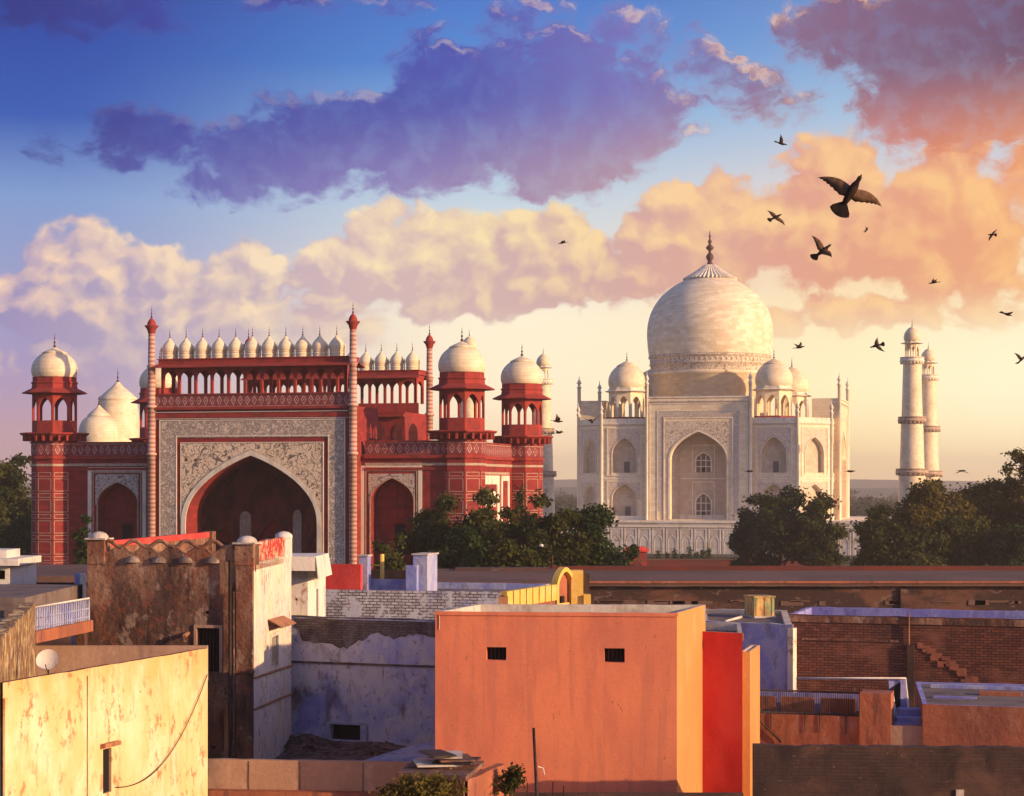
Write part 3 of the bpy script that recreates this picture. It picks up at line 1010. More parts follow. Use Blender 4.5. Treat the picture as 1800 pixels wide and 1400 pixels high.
# the two wings with their alcoves
def wing(u0, u1, v, fr_px, sp_px, jamb, apex_y, spring_y, door, yz):
    def U(x): return GF.u(x, v)
    c = U((jamb[0] + jamb[1]) / 2); hw = (U(jamb[1]) - U(jamb[0])) / 2
    Z = lambda y: GF.z(y, c, v)
    mb = MB()
    mb.archwall(u0, u1, 0, 18.8, [(c, hw, 0, Z(spring_y), Z(apex_y))], v, 1.55, False, 16)
    o = mb.build('alcove', RED, gate)
    f = MB(); f.frame(U(fr_px[0]), U(fr_px[1]), 0, Z(yz[0]), U(fr_px[0] + 6.5) - U(fr_px[0]), v, .05); f.build('white_frame', M['marble_trim'], o)
    f = MB(); f.frame(U(fr_px[0] + 8.5), U(fr_px[1] - 8.5), 0, Z(yz[0] + 8), .10, v, .04)
    f.archband(c, hw, 0, Z(spring_y), Z(apex_y), .12, v, .07, 16); f.build('border_line', M['inlay_trim'], o)
    f = MB(); f.archwall(U(sp_px[0]), U(sp_px[1]), Z(spring_y) - .25, Z(yz[1]), [(c, hw + .12, Z(spring_y) - .25, Z(spring_y), Z(apex_y) + .12)], v - .045, .045, False, 16, reveal=False)
    f.build('spandrel', M['floral_fine'], o)
    dz = Z(door[2])
    d = MB(); d.box(U(door[0]), U(door[1]), v + 1.5, v + 1.54, 0, dz); d.build('doorway', M['black'], o)
    l = MB()
    vv = v + 1.55
    for k in range(5):
        x = c - hw + (k + .5) * hw * 2 / 5
        l.box(x - .05, x + .05, vv - .04, vv, Z(spring_y) - 2.2, Z(apex_y), 'u')
    for y in (-2.2, -.4):
        l.box(c - hw, c + hw, vv - .05, vv, Z(spring_y) + y, Z(spring_y) + y + .09)
    l.build('panelling', RT, o)


wing(-22.6, UL, WL, (154.5, 257), (168, 243.5), (172, 241.5), 848.5, 884, (203, 221, 921), (822, 834))
wing(UR, 19.4, WR, (633.5, 742), (648, 728), (651.5, 727), 841, 881, (686, 704, 921), (818.5, 833))
for (u0, u1, v) in ((-22.4, UL - .3, WL), (UR + .4, 19.0, WR)):
    f = MB(); f.box(u0, u1, v - .02, v + .3, 18.8, 20.0); f.build('balustrade', M['lattice_wing'], gate)
    f = MB(); f.box(u0, u1, v - .16, v + .4, 20.0, 20.14); f.build('cornice', RT, gate)
    f = MB(); f.box(u0, u1, v - .3, v, 18.42, 18.72, 'b'); f.build('cornice', RT, gate)
    f = MB(); f.box(u0, u1, v - .12, v, 17.3, 17.55, 'b'); f.build('cornice', RT, gate)
    f = MB(); f.box(u0, u1, v - .06, v, 17.72, 17.98, 'b'); f.build('inlay_band', M['inlay_trim'], gate)
# the lit right flank: balustrade, white framed alcove
fl = (19.6, WR + 1.5, 0, 1)
f = MB(fl); f.box(0, 22, -.02, .3, 18.8, 20.0); f.build('balustrade', M['lattice_wing'], gate)
f = MB(fl); f.box(0, 22, -.16, .4, 20.0, 20.14); f.build('cornice', RT, gate)
f = MB(fl); f.box(0, 22, -.3, 0, 18.42, 18.72, 'b'); f.build('cornice', RT, gate)
f = MB(fl); f.box(0, 22, -.06, 0, 17.72, 17.98, 'b'); f.build('inlay_band', M['inlay_trim'], gate)
f = MB(fl); f.box(2.0, 19, -.06, 0, 16.9, 17.15, 'b'); f.build('inlay_band', M['inlay_trim'], gate)
f = MB(fl)
f.frame(2.2, 14.6, 4, 16.8, .9, 0, .12); f.frame(15.4, 18.8, 4, 16.8, .55, 0, .12)
f.box(3.6, 13.2, -.05, 0, 13.6, 15.2); f.box(4.2, 8.3, -.05, 0, 6, 12.9); f.box(8.9, 12.6, -.05, 0, 6, 12.9)
f.build('white_frame', M['marble_trim'], gate)
f = MB(fl); f.box(3.4, 13.4, -.04, 0, 13.0, 13.5); f.face([(16.2, -.02, 4), (18, -.02, 4), (18, -.02, 12), (17.1, -.02, 15), (16.2, -.02, 12)]); f.build('panelling', RT, gate)

# corner towers and the domed turrets on them
AP = 2.12
RV = AP / math.cos(math.pi / 8)
RO8 = math.pi / 8
for i, (u, v) in enumerate(TWR):
    t = MB()
    t.prism(ngon(0, 0, RV, 8, RO8), 0, 20.2)
    o = t.build('corner_tower', RED, gate, (u, v, 0))
    V = ngon(0, 0, RV, 8, RO8)
    L = MB()
    bd = MB(); cn = MB(); cu = MB()
    side = 2 * RV * math.sin(math.pi / 8)
    for k in range(8):
        a, c = V[k], V[(k + 1) % 8]
        fr_ = (a[0], a[1], (c[0] - a[0]) / side, (c[1] - a[1]) / side)
        nx, ny = fr_[3], -fr_[2]
        bd.fr = cn.fr = cu.fr = L.fr = fr_
        bd.box(0, side, -.03, 0, 18.85, 20.0, 'b')
        cn.box(-.05, side + .05, -.2, 0, 18.45, 18.7, 'b'); cu.box(-.05, side + .05, -.14, 0, 20.02, 20.16, 'b')
        if ny < .3 or nx > .5:
            z = 17.1
            j = 0
            L.box(.0, side, -.03, 0, 17.72, 17.95, 'b')
            while z > 4:
                hh_ = 1.28 if j % 2 else .42
                x0, x1, w_ = .16, side - .16, .055
                L.box(x0, x0 + w_, -.02, 0, z - hh_, z, 'b'); L.box(x1 - w_, x1, -.02, 0, z - hh_, z, 'b')
                L.box(x0 + w_, x1 - w_, -.02, 0, z - w_, z, 'blr'); L.box(x0 + w_, x1 - w_, -.02, 0, z - hh_, z - hh_ + w_, 'blr')
                z -= hh_ + .2
                j += 1
    L.build('inlay_line', M['inlay_trim'], o)
    bd.build('inlay_band', M['lattice_wing'], o)
    cn.build('cornice', RT, o); cu.build('cornice', RT, o)
    # bracketed platform
    br = MB()
    br.lathe([(RV, 20.2), (RV * 1.05, 20.35), (RV * 1.35, 20.75), (RV * 1.5, 20.95), (RV * 1.5, 21.08), (RV * .9, 21.1)], 0, 0, 8, RO8, False)
    for k in range(24):
        a = 2 * math.pi * k / 24 + .1
        br.fr = (math.cos(a) * RV * .95, math.sin(a) * RV * .95, math.cos(a), math.sin(a))
        br.box(0, RV * .42, -.1, .1, 20.25, 20.8)
    br.build('bracket', M['sandstone_trim'], o)
    pavilion(gate, 'turret', u, v, RV * .97, 8, RO8, 21.1, 22.3, 24.6, 25.15, 26.7, (RT, RT, M['marble_small'], M['copper']), 3.2, 2.3, 3.0, 1.5, .3, .34)

# white domed hall far behind the left wing
mz = empty('domed_hall', (0, 0, 0))
tag(mz, 'hall with two white bulbous domes, behind the left wing of the red gateway', 'hall')
Ym = 262
hb = MB(); x0, _, _ = at(120, 0, Ym); x1, _, _ = at(268, 0, Ym); hb.box(x0, x1, Ym, Ym + 16, 0, 20.5); hb.build('wall', RED, mz)
for px, dep, pr, cp, yf in ((207, 8, [(37, 790), (37, 775), (37.6, 748), (36.4, 724), (32.5, 703)], [(34.2, 703), (33.5, 700), (22, 690), (10, 680), (3, 672)], 648),
                            (174, 3, [(34, 800), (34.6, 785), (36, 767), (34, 751), (28, 739), (19, 732)], [(20.5, 732), (20, 730), (12, 723), (4, 716), (1, 712)], 695)):
    Yd = Ym + dep
    x, y, _ = at(px, 800, Yd)
    d = MB()
    for q_ in (smoothprof(pr), cp):
        d.lathe([(r * Yd / F, CAMZ + (HY - yy) * Yd / F) for r, yy in q_], 0, 0, 32)
    o = d.build('dome', M['marble_small'], mz, (x, y, 0))
    zt = CAMZ + (HY - cp[-1][1]) * Yd / F
    finial_mesh(zt - .15, at(px, yf, Yd)[2] - zt + .15, .35).build('finial', M['copper'], o)


# ================================================================ the white mausoleum
TF = Frame(45.3, 437.5, 14.5)
taj = TF.empty('mausoleum')
tag(taj, 'white marble mausoleum with great onion dome on a raised terrace', 'mausoleum')
MA, MT = M['marble'], M['marble_trim']
ZP = 8.0
VF = -24.0
TL, TR = TF.u(1057, VF), TF.u(1402, VF)
CH = 6.6
ZB = 29.9
PL, PR = TF.u(1137, VF - 1.2), TF.u(1319, VF - 1.2)
PC = TF.u(1227.5, VF - 1.2)

M['pane_dim'] = stained('pane_dim', (0.13, 0.10, 0.095, 1), (), 0.5)
core = MB()
ins = 1.5
poly = [(TL, VF + ins), (PL + .3, VF + ins), (PL + .3, VF + 6), (PR - .3, VF + 6), (PR - .3, VF + ins), (TR, VF + ins), (TR + CH - ins, VF + CH), (TR + CH - ins, -VF - CH), (TR, -VF), (TL, -VF), (TL - CH + ins, -VF - CH), (TL - CH + ins, VF + CH)]
core.prism(poly, ZP, ZB - .8, False)
core.box(TL - 4, TR + 4, VF + 8, -VF - 2, ZB - 1.2, ZB - .8)
core.build('core', M['marble_recess'], taj)

walls, trims, lines = MB(), MB(), MB()
doors = []


def bay(fr_, L, c, hw, two=True, trim=True):
    for mb in (walls, trims, lines):
        mb.fr = fr_
    rail = MB(fr_)
    zt = 28.9
    walls.archwall(0, L, ZP, 17.0, [(c, hw, ZP + .25, 12.6, 15.9)], 0, 1.5, False, 14)
    walls.archwall(0, L, 17.0, zt, [(c, hw, 18.3, 22.4, 26.0)], 0, 1.5, False, 14)
    rail.box(0, L, -.12, .3, zt, zt + .35); rail.box(0, L, 0, .25, zt + .35, zt + 1.25)
    rail.build('parapet', MT, taj)
    for za, zb, zs, zp in ((ZP, 16.6, 12.6, 15.9), (17.6, 28.2, 22.4, 26.0)):
        o = min(hw + 1.2, c - .25, L - c - .25)
        trims.frame(c - o, c + o, za, zb, .26, 0, .14, za > 10)
        trims.archband(c, hw, za + .3, zs, zp, .16, 0, .10, 14)
        spans = MB(fr_)
        spans.archwall(c - o + .4, c + o - .4, zs, zb - .42, [(c, min(hw + .16, o - .42), zs, zs, zp + .18)], -.03, .03, False, 14, reveal=False)
        spans.build('spandrel', M['floral_faint'], taj)
        doors.append((fr_, c, za, za == ZP))
    trims.box(.05, L - .05, -.1, 0, 16.85, 17.2, 'b')
    lines.frame(.15, L - .15, ZP, zt - .1, .13, 0, .08); lines.archband(c, hw + .16, ZP + .3, 12.6, 15.9 + .18, .09, 0, .08, 14); lines.archband(c, hw + .16, 18.35, 22.4, 26.0 + .18, .09, 0, .08, 14)
    trims.box(.3, L - .3, -.09, 0, ZP, ZP + .9, 'b')


aL = TF.u(1097.5, VF) - TL
hwL = (TF.u(1119, VF) - TF.u(1076, VF)) / 2
bay((TL, VF, 1, 0), PL - TL, aL, hwL)
aR = TF.u(1360, VF) - PR
bay((PR, VF, 1, 0), TR - PR, aR, hwL)
q = math.sqrt(.5)
CL = CH / q
bay((TR, VF, q, q), CL, CL / 2, hwL * .92)
bay((TL - CH, VF + CH, q, -q), CL, CL / 2, hwL * .92)
SL = (-VF - CH) * 2
for fr_ in ((TR + CH, VF + CH, 0, 1), (TL - CH, -VF - CH, 0, -1)):
    bay(fr_, 8.6, 4.3, hwL)
    d = (fr_[2], fr_[3])
    bay((fr_[0] + d[0] * (SL - 8.6), fr_[1] + d[1] * (SL - 8.6), d[0], d[1]), 8.6, 4.3, hwL)
# rear faces
for fr_, L in (((TR + CH, -VF - CH, -q, q), CL), ((TL, -VF, -q, -q), CL)):
    bay(fr_, L, L / 2, hwL * .92)
for mb in (walls,):
    mb.fr = None
    mb.face(((TR, -VF, ZP), (TL, -VF, ZP), (TL, -VF, 30.1), (TR, -VF, 30.1)))
walls.build('wall', MA, taj)
trims.build('wall_trim', MT, taj)
lines.build('inlay_line', M['inlay_trim'], taj)
for fr_, c, za, low in doors[:10]:
    d = MB(fr_)
    zb = za + (.3 if low else .75)
    if low:
        d.box(c - .1, c + 1.1, 1.38, 1.46, zb, zb + 2.6)
    else:
        d.box(c - .3, c + .9, 1.38, 1.46, zb, zb + 2.4)
    d.build('doorway', M['pane_dim'], taj)


def portal_block(fr_, L, c, hw, zt, zs, zp, full, d2=5.0):
    mb = MB(fr_)
    mb.archwall(0, L, ZP, zt, [(c, hw, ZP + .2, zs, zp)], 0, 2.2, False, 22)
    mb.box(0, L, d2, d2 + 1.0, ZP, zt)
    mb.face(((0, d2, ZP), (0, 0, ZP), (0, 0, zt), (0, d2, zt))); mb.face(((L, 0, ZP), (L, d2, ZP), (L, d2, zt), (L, 0, zt)))
    mb.face(((0, 0, zt), (L, 0, zt), (L, d2, zt), (0, d2, zt)))
    o = mb.build('portal', MA, taj)
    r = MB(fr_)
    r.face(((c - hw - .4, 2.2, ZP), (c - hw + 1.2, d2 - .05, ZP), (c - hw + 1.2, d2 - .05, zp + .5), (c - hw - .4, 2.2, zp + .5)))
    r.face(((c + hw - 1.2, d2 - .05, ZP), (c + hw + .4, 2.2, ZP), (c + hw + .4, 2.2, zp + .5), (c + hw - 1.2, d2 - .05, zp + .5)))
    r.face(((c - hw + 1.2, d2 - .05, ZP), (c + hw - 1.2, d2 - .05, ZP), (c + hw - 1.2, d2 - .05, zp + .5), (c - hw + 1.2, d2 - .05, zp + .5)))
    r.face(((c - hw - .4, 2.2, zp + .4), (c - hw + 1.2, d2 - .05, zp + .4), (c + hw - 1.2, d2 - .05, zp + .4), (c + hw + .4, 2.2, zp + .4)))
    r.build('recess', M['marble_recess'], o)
    t = MB(fr_)
    t.frame(.5, L - .5, ZP, zt - 1.3, .22, 0, .12); t.frame(L * .06 + .9, L - L * .06 - .9, ZP, zt - 2.9, .18, 0, .10)
    t.frame(L * .06 + 2.3, L - L * .06 - 2.3, ZP, zt - 4.35, .3, 0, .14)
    t.archband(c, hw, ZP + .2, zs, zp, .42, 0, .13, 22)
    t.box(.2, L - .2, -.16, 0, zt - .95, zt - .65, 'b'); t.box(-.05, L + .05, -.22, 0, zt - .2, zt + .12, 'b')
    t.build('portal_trim', MT, o)
    t = MB(fr_); t.frame(.25, L - .25, ZP, zt - 1.05, .14, 0, .1); t.frame(L * .06 + 2.1, L - L * .06 - 2.1, ZP, zt - 4.2, .14, 0, .1); t.archband(c, hw + .42, ZP + .2, zs, zp + .46, .12, 0, .12, 22)
    t.build('inlay_line', M['inlay_trim'], o)
    if full:
        s_ = MB(fr_)
        x0, x1 = TF.u(1170.5, VF - 1.2) - PL, TF.u(1281.5, VF - 1.2) - PL
        s_.archwall(x0, x1, zs + .2, TF.z(741, PC, VF), [(c, hw + .42, zs + .2, zs, zp + .46)], -.06, .06, False, 22, reveal=False)
        s_.build('spandrel', M['floral_pale'], o)
        cb = MB(fr_); cb.frame(L * .06 + 1.15, L - L * .06 - 1.15, ZP + 2, zt - 3.15, .95, 0, .04); cb.build('calligraphy_panel', M['calligraphy_pale'], o)
        for zb, h_ in ((18.4, 4.2), (8.4, 5.3)):
            wx = TF.u(1236.5, VF + 3.6) - PL
            wv = MB(fr_)
            w2 = 1.62
            wv.face([(wx - w2, d2 - .08, zb), (wx + w2, d2 - .08, zb)] + [(x, d2 - .08, z) for x, z in reversed(arch(wx, w2, zb + h_ * .62, zb + h_, 10))])
            wo = wv.build('window', M['pane_dim'], o)
            bars = MB(fr_)
            for x in (-.55, .55):
                bars.box(wx + x - .09, wx + x + .09, d2 - .2, d2 - .08, zb, zb + h_ * .88)
            for z in (.3, .62):
                bars.box(wx - w2, wx + w2, d2 - .19, d2 - .08, zb + h_ * z - .09, zb + h_ * z + .09)
            bars.archband(wx, w2 - .05, zb, zb + h_ * .62, zb + h_, .3, d2 - .06, .14, 10)
            bars.build('window_frame', MT, o)
            dk = MB(fr_); dk.box(wx - .44, wx + .44, d2 - .16, d2 - .085, zb, zb + h_ * .29); dk.build('doorway', M['black'], o)
        st = MB(fr_)
        st.box(c - hw + 1.2, c + hw - 1.2, d2 - .22, d2 - .05, 16.9, 17.15); st.box(c - hw + 1.2, c + hw - 1.2, d2 - .16, d2 - .05, ZP, ZP + 1.1)
        st.frame(wx - 2.5, wx + 2.5, ZP + 1.1, 16.4, .2, d2 - .05, .12); st.frame(wx - 2.5, wx + 2.5, 17.6, 24.4, .18, d2 - .05, .1)
        st.build('recess_trim', MT, o)
    return o


PHW = (TF.u(1278, VF) - TF.u(1178.5, VF)) / 2
portal_block((PL, VF - 1.2, 1, 0), PR - PL, PC - PL, PHW, 34.7, 21.0, TF.z(759, PC, VF - 1.2), True)
pw = PR - PL
for fr_ in ((TR + CH + 1.2, -pw / 2, 0, 1), (TL - CH - 1.2, pw / 2, 0, -1)):
    portal_block(fr_, pw, pw / 2, PHW, 34.7, 21.0, 27.0, False)


def spire(u, v, r, zt, mat=None):
    mb = MB()
    mb.lathe([(r, ZP), (r, zt - 2.1), (r * 1.35, zt - 2.0), (r * 1.35, zt - 1.8), (r * .8, zt - 1.7), (r * .8, zt - 1.1), (r * 1.5, zt - .9), (r * 1.5, zt - .8), (r, zt - .7), (r * .85, zt - .35), (r * .25, zt), (r * .2, zt + .6), (0, zt + .9)], 0, 0, 8)
    mb.build('pinnacle', mat or MT, taj, (u, v, 0))


for u, v in ((TL, VF), (TR, VF), (TR + CH, VF + CH), (TL - CH, VF + CH), (TR + CH, -VF - CH), (TL - CH, -VF - CH)):
    spire(u, v, .34, 33.2)
for u in (PL, PR):
    spire(u, VF - 1.2, .36, 39.6)
for v in (-pw / 2, pw / 2):
    spire(TR + CH + 1.2, v, .4, 39.6); spire(TL - CH - 1.2, v, .4, 39.6)

# drum and great dome
RY = 437.5 / F
dr = MB()
dr.lathe([(13.25, 28.5), (13.25, 40.3), (13.5, 40.4), (13.75, 40.9), (13.75, 41.25), (13.3, 41.4)], 0, 0, 64)
dro = dr.build('drum', MA, taj)
bnd = MB()
zb = [CAMZ + (HY - y) * RY for y in (651, 640, 629, 624)]
bnd.lathe([(13.5, 41.4), (13.6, zb[1] - .5), (13.85, zb[1] - .4), (13.85, zb[1] - .2), (13.62, zb[1] - .1), (13.75, zb[2] - .3), (14.05, zb[2] - .2), (14.05, zb[2] + .1), (13.9, zb[2] + .2)], 0, 0, 64)
for k in range(72):
    a = 2 * math.pi * k / 72
    bnd.fr = (math.cos(a) * 13.55, math.sin(a) * 13.55, -math.sin(a), math.cos(a))
    bnd.box(-.33, .33, -.16, .1, zb[1] + .1, zb[2] - .55)
bnd.fr = None
bnd.build('ornament_band', M['floral_pale'], dro)
prof = [(y, r) for y, r in ((627, 107), (612, 108.8), (598, 109.9), (585, 110.2), (571, 109), (555, 105.2), (541, 99), (530, 92), (520, 83.5), (507, 68), (497, 51.5), (492, 43))]
dm = MB()
dm.lathe(smoothprof([(r * RY, CAMZ + (HY - y) * RY) for y, r in prof], 3), 0, 0, 64)
dome = dm.build('dome', M['marble_dome'], taj)
lt = MB()
zl = [CAMZ + (HY - y) * RY for y in (493, 490, 482, 474, 466)]
rl = [44 * RY, 45.5 * RY, 32 * RY, 20 * RY, 10 * RY]
n = 40
for i in range(4):
    for k in range(n * 2):
        def pt(j, kk):
            a = math.pi * kk / n
            r_ = rl[j] * (1 + (.05 if kk % 2 else -.05) * (1 if j else 1.4))
            return (r_ * math.cos(a), r_ * math.sin(a), zl[j] + (.25 if (j == 0 and kk % 2 == 0) else 0))
        lt.face((pt(i, k), pt(i, k + 1), pt(i + 1, k + 1), pt(i + 1, k)))
lt.build('lotus_crown', M['marble_trim'], dome)
fz0 = CAMZ + (HY - 468) * RY
mb = MB()
FB = [(.95, 0), (.75, .06), (.5, .12), (.75, .19), (1.0, .25), (.7, .32), (.35, .36), (.32, .42), (.85, .47), (.95, .52), (.5, .57), (.25, .61), (.45, .65), (.5, .69), (.22, .73), (.16, .79), (.32, .82), (.13, .86), (.1, .94), (0, 1)]
mb.lathe([(r * .95, fz0 + z * 8.3) for r, z in FB], 0, 0, 12)
mb.build('finial', M['copper_light'] if 'copper_light' in M else M['copper'], dome)

# four domed pavilions on the roof
mats = (MA, MT, M['marble_small'], M['copper'])
for u, v in ((-16.4, -15), (16.4, -15), (17.0, 15.5), (-16.4, 15.5)):
    pavilion(taj, 'pavilion', u, v, 4.1, 8, RO8, 30.7, 30.75, 35.3, 36.5, 37.3, mats, 5.0, 4.15, 6.0, 2.4, .4, .8)
    bs = MB(); bs.prism(ngon(0, 0, 4.6, 8, RO8), 28.5, 30.2); bs.build('pavilion_base', MA, taj, (u, v, 0))
    bs = MB(); bs.prism(ngon(0, 0, 4.9, 8, RO8), 30.2, 30.7); bs.build('pavilion_step', M['sandstone_trim'], taj, (u, v, 0))

# terrace
ter = TF.empty('terrace')
tag(ter, 'broad white marble terrace carrying the domed mausoleum and its minarets', 'terrace')
HU, HV = 50.5, 35.0
t = MB(); t.box(-HU, HU, -HV, HV, 0.4, ZP - .05); t.build('wall', M['marble_plinth'], ter)
t = MB(); t.box(-HU - .25, HU + .25, -HV - .25, HV + .25, ZP - 1.3, ZP - .9, 'tu'); t.box(-HU - .2, HU + .2, -HV - .2, HV + .2, ZP - .35, ZP)
for k in range(34):
    u = -HU + 1.5 + k * 3.0
    t.frame(u, u + 2.5, .5, ZP - 1.6, .14, -HV, .08)
    t.archband(u + 1.25, .8, 1.0, 3.6, 4.9, .12, -HV, .07, 8)
t.build('terrace_trim', MT, ter)
lo = MB(); lo.box(-80, 90, -52, 50, 0.02, 1.1)
lo.build('lower_step', M['earth'], ter)

# minarets
def minaret(x, y, label):
    o = empty('minaret', (x, y, 0))
    tag(o, label, 'minaret', 'white marble minarets around the mausoleum')
    s = MB()
    prof = [(3.0, 7.9), (2.95, 9.5), (2.72, 18.0), (2.55, 18.7), (2.5, 18.8), (2.22, 28.6), (2.15, 29.5), (1.85, 41.0), (1.8, 41.6)]
    s.lathe([(2.95, 7.9), (2.72, 18.0)], 0, 0, 24); s.lathe([(2.52, 18.7), (2.25, 28.7)], 0, 0, 24); s.lathe([(2.15, 29.4), (1.82, 41.4)], 0, 0, 24)
    s.build('shaft', M['marble_small'], o)
    for z, r in ((18.0, 2.72), (28.7, 2.25), (41.0, 1.84)):
        b_ = MB()
        b_.lathe([(r, z - .5), (r + .25, z - .1), (r + .75, z + .25), (r + .75, z + .35), (r + .6, z + .36), (r + .6, z + .95), (r + .68, z + .96), (r + .68, z + 1.06), (r + .5, z + 1.06), (r + .5, z + .4), (r * .8, z + .4)], 0, 0, 24)
        for k in range(20):
            a = 2 * math.pi * k / 20
            b_.fr = (math.cos(a) * r, math.sin(a) * r, math.cos(a), math.sin(a))
            b_.box(0, .6, -.12, .12, z - .35, z + .12)
        b_.fr = None
        b_.build('balcony', M['minaret_ring'] if z < 40 else MT, o)
    pavilion(o, 'pavilion', 0, 0, 1.5, 8, RO8, 41.4, 41.45, 44.3, 45.0, 45.5, mats, 2.35, 1.72, 2.9, 1.7, .26, .3)
    return o


M['minaret_ring'] = stained('minaret_ring', (0.54, 0.40, 0.29, 1), [((0.2, 0.12, 0.1, 1), 2, .45, .7, 1, .6)], 0.8)
minaret(82.7, 395, 'nearest white minaret at the far right, larger of the right-hand pair')
minaret(100.0, 459, 'smaller white minaret half hidden behind the larger right-hand minaret')
minaret(-9.4, 421, 'white minaret whose dome shows just above the right front turret of the red gateway')
minaret(7.8, 478, 'white minaret standing clear between the red gateway and the white mausoleum')


# ================================================================ trees
def leaf_cloud(mb, rnd, lobes, n, size, flat=0.0):
    tot = sum(rx * ry + rx * rz + ry * rz for (_, _, _, rx, ry, rz) in lobes)
    for (cx, cy, cz, rx, ry, rz) in lobes:
        k = int(n * (rx * ry + rx * rz + ry * rz) / tot)
        # twigs: leaf clumps gather round points near the lobe's surface, which leaves gaps between them
        tw = max(6, k // 14)
        for _ in range(tw):
            while True:
                d = Vector((rnd.gauss(0, 1), rnd.gauss(0, 1), rnd.gauss(0, 1)))
                if d.length > .1: break
            d.normalize()
            if d.z < -.55: d.z *= .4
            s = rnd.uniform(.62, 1.04)
            c = Vector((cx + d.x * rx * s, cy + d.y * ry * s, cz + d.z * rz * s))
            sp = size * rnd.uniform(1.0, 2.1)
            for _ in range(14):
                p = c + Vector((rnd.gauss(0, .5), rnd.gauss(0, .5), rnd.gauss(0, .38))) * sp
                nrm = (d * .7 + Vector((rnd.gauss(0, .6), rnd.gauss(0, .6), rnd.gauss(.35, .6)))).normalized()
                u = nrm.orthogonal().normalized()
                u = Matrix.Rotation(rnd.uniform(0, 6.28), 3, nrm) @ u
                v_ = nrm.cross(u)
                a, b_ = size * rnd.uniform(.35, .75), size * rnd.uniform(.22, .45)
                q = [p - u * a, p - v_ * b_ + nrm * a * .15, p + u * a, p + v_ * b_ + nrm * a * .15]
                mb.leafq([tuple(x) for x in q])


def make_tree(name, seed, H, W, mat, n, size, shape='round', trunk_h=.3):
    """one tree standing at its own origin: trunk with limbs, crown of leaf clumps in uneven lobes"""
    rnd = random.Random(seed)
    lobes = []
    r = W / 2
    if shape == 'cypress':
        for k in range(6):
            z = H * (.12 + .15 * k)
            lobes.append((rnd.uniform(-.1, .1) * r, rnd.uniform(-.1, .1) * r, z, r * (1 - .14 * k), r * (1 - .14 * k), H * .13))
    else:
        nl = 12 if shape == 'round' else 13
        lobes.append((0, 0, H * .58, r * .60, r * .60, H * .30))
        for k in range(nl):
            a = 6.28 * k / nl + rnd.uniform(-.4, .4)
            zz = H * rnd.uniform(.30, .80)
            f = math.sqrt(max(.1, 1 - ((zz / H - .5) / .55) ** 2)) * rnd.uniform(.5, .74)
            rr = r * rnd.uniform(.26, .42)
            lobes.append((math.cos(a) * r * f, math.sin(a) * r * f, zz, rr, rr, rr * rnd.uniform(.7, 1.0)))
        for k in range(5):
            a = 1.3 * k + rnd.uniform(0, .8)
            rr = r * rnd.uniform(.16, .30)
            f = rnd.uniform(.1, .55)
            lobes.append((math.cos(a) * r * f, math.sin(a) * r * f, H * .985 - rr * .9 - (0 if k == 0 else rnd.uniform(.02, .16)) * H, rr, rr, rr * .9))
    root = empty(name)
    cm = MB()
    leaf_cloud(cm, rnd, lobes, int(n * 2.3), size * .6)
    cm.build('crown', mat, root)
    t = MB()
    tr = max(.08, H * .022)
    t.tube([(0, 0, -.1), (tr * .3, tr * .2, H * .2), (tr * .2, -tr * .4, H * .45), (0, 0, H * .75)], tr, 8, tr * .3)
    if shape != 'cypress':
        for l in lobes[1:8]:
            z0 = H * rnd.uniform(.18, .4)
            t.tube([(0, 0, z0), (l[0] * .5, l[1] * .5, (z0 + l[2]) * .5 + .3), (l[0], l[1], l[2])], tr * .5, 6, tr * .12)
    t.build('trunk', M['bark'], root)
    return root


def place_tree(px, ytop, wpx, Y, seed, mat, label, cat='tree', n=6500, size=.62, shape='round', group=None, zb=0.0):
    x, y, zt = at(px, ytop, Y)
    o = make_tree('cypress_tree' if shape == 'cypress' else 'tree', seed, zt - zb, wpx * Y / F, M[mat], n, size, shape)
    o.location = (x, y, zb)
    tag(o, label, cat, group)
    return o


G1 = 'trees in front of the red gateway'
place_tree(762, 868, 130, 160, 1, 'leaf', 'dark tree against the right alcove of the red gateway', group=G1)
place_tree(846, 858, 120, 156, 2, 'leaf', 'dark bushy tree below the right front turret of the red gateway', group=G1)
place_tree(925, 864, 130, 158, 3, 'leaf', 'dark tree before the sunlit right flank of the red gateway', group=G1)
place_tree(985, 893, 110, 150, 4, 'leaf', 'dark tree at the foot of the minaret beside the red gateway', group=G1, n=5000)
place_tree(1042, 886, 118, 152, 5, 'leaf_deep', 'round dark tree at the left foot of the white mausoleum', group=G1)
place_tree(684, 938, 100, 146, 6, 'leaf', 'low bushy tree at the foot of the right portal pinnacle', group=G1, n=4500, size=.5)
place_tree(1098, 958, 90, 146, 7, 'leaf_deep', 'low shrubby tree beside the small red kiosk', group=G1, n=3500, size=.5)
place_tree(800, 925, 150, 140, 8, 'leaf_deep', 'low spreading tree behind the blue rooftop posts', group=G1, n=5500)
place_tree(915, 930, 150, 138, 9, 'leaf', 'low spreading tree behind the yellow rooftop arch', group=G1, n=5500)
place_tree(915, 843, 26, 175, 10, 'leaf_deep', 'narrow pointed cypress before the white panel of the gateway flank', 'cypress', 1500, .5, 'cypress')
place_tree(1370, 857, 150, 262, 12, 'leaf_deep', 'large dense tree in front of the right half of the white mausoleum', n=8500, size=.85)
place_tree(1436, 866, 100, 258, 13, 'leaf', 'tree leaning out right of the dense tree before the mausoleum', n=5000, size=.8)
place_tree(1312, 872, 56, 264, 14, 'leaf_deep', 'narrow tree on the left side of the dense tree before the mausoleum', n=3000, size=.75)
G2 = 'trees at the right edge beyond the long wall'
place_tree(1622, 838, 180, 236, 15, 'leaf_warm', 'broad sunlit tree in front of the right-hand minarets', n=9500, size=.8, group=G2)
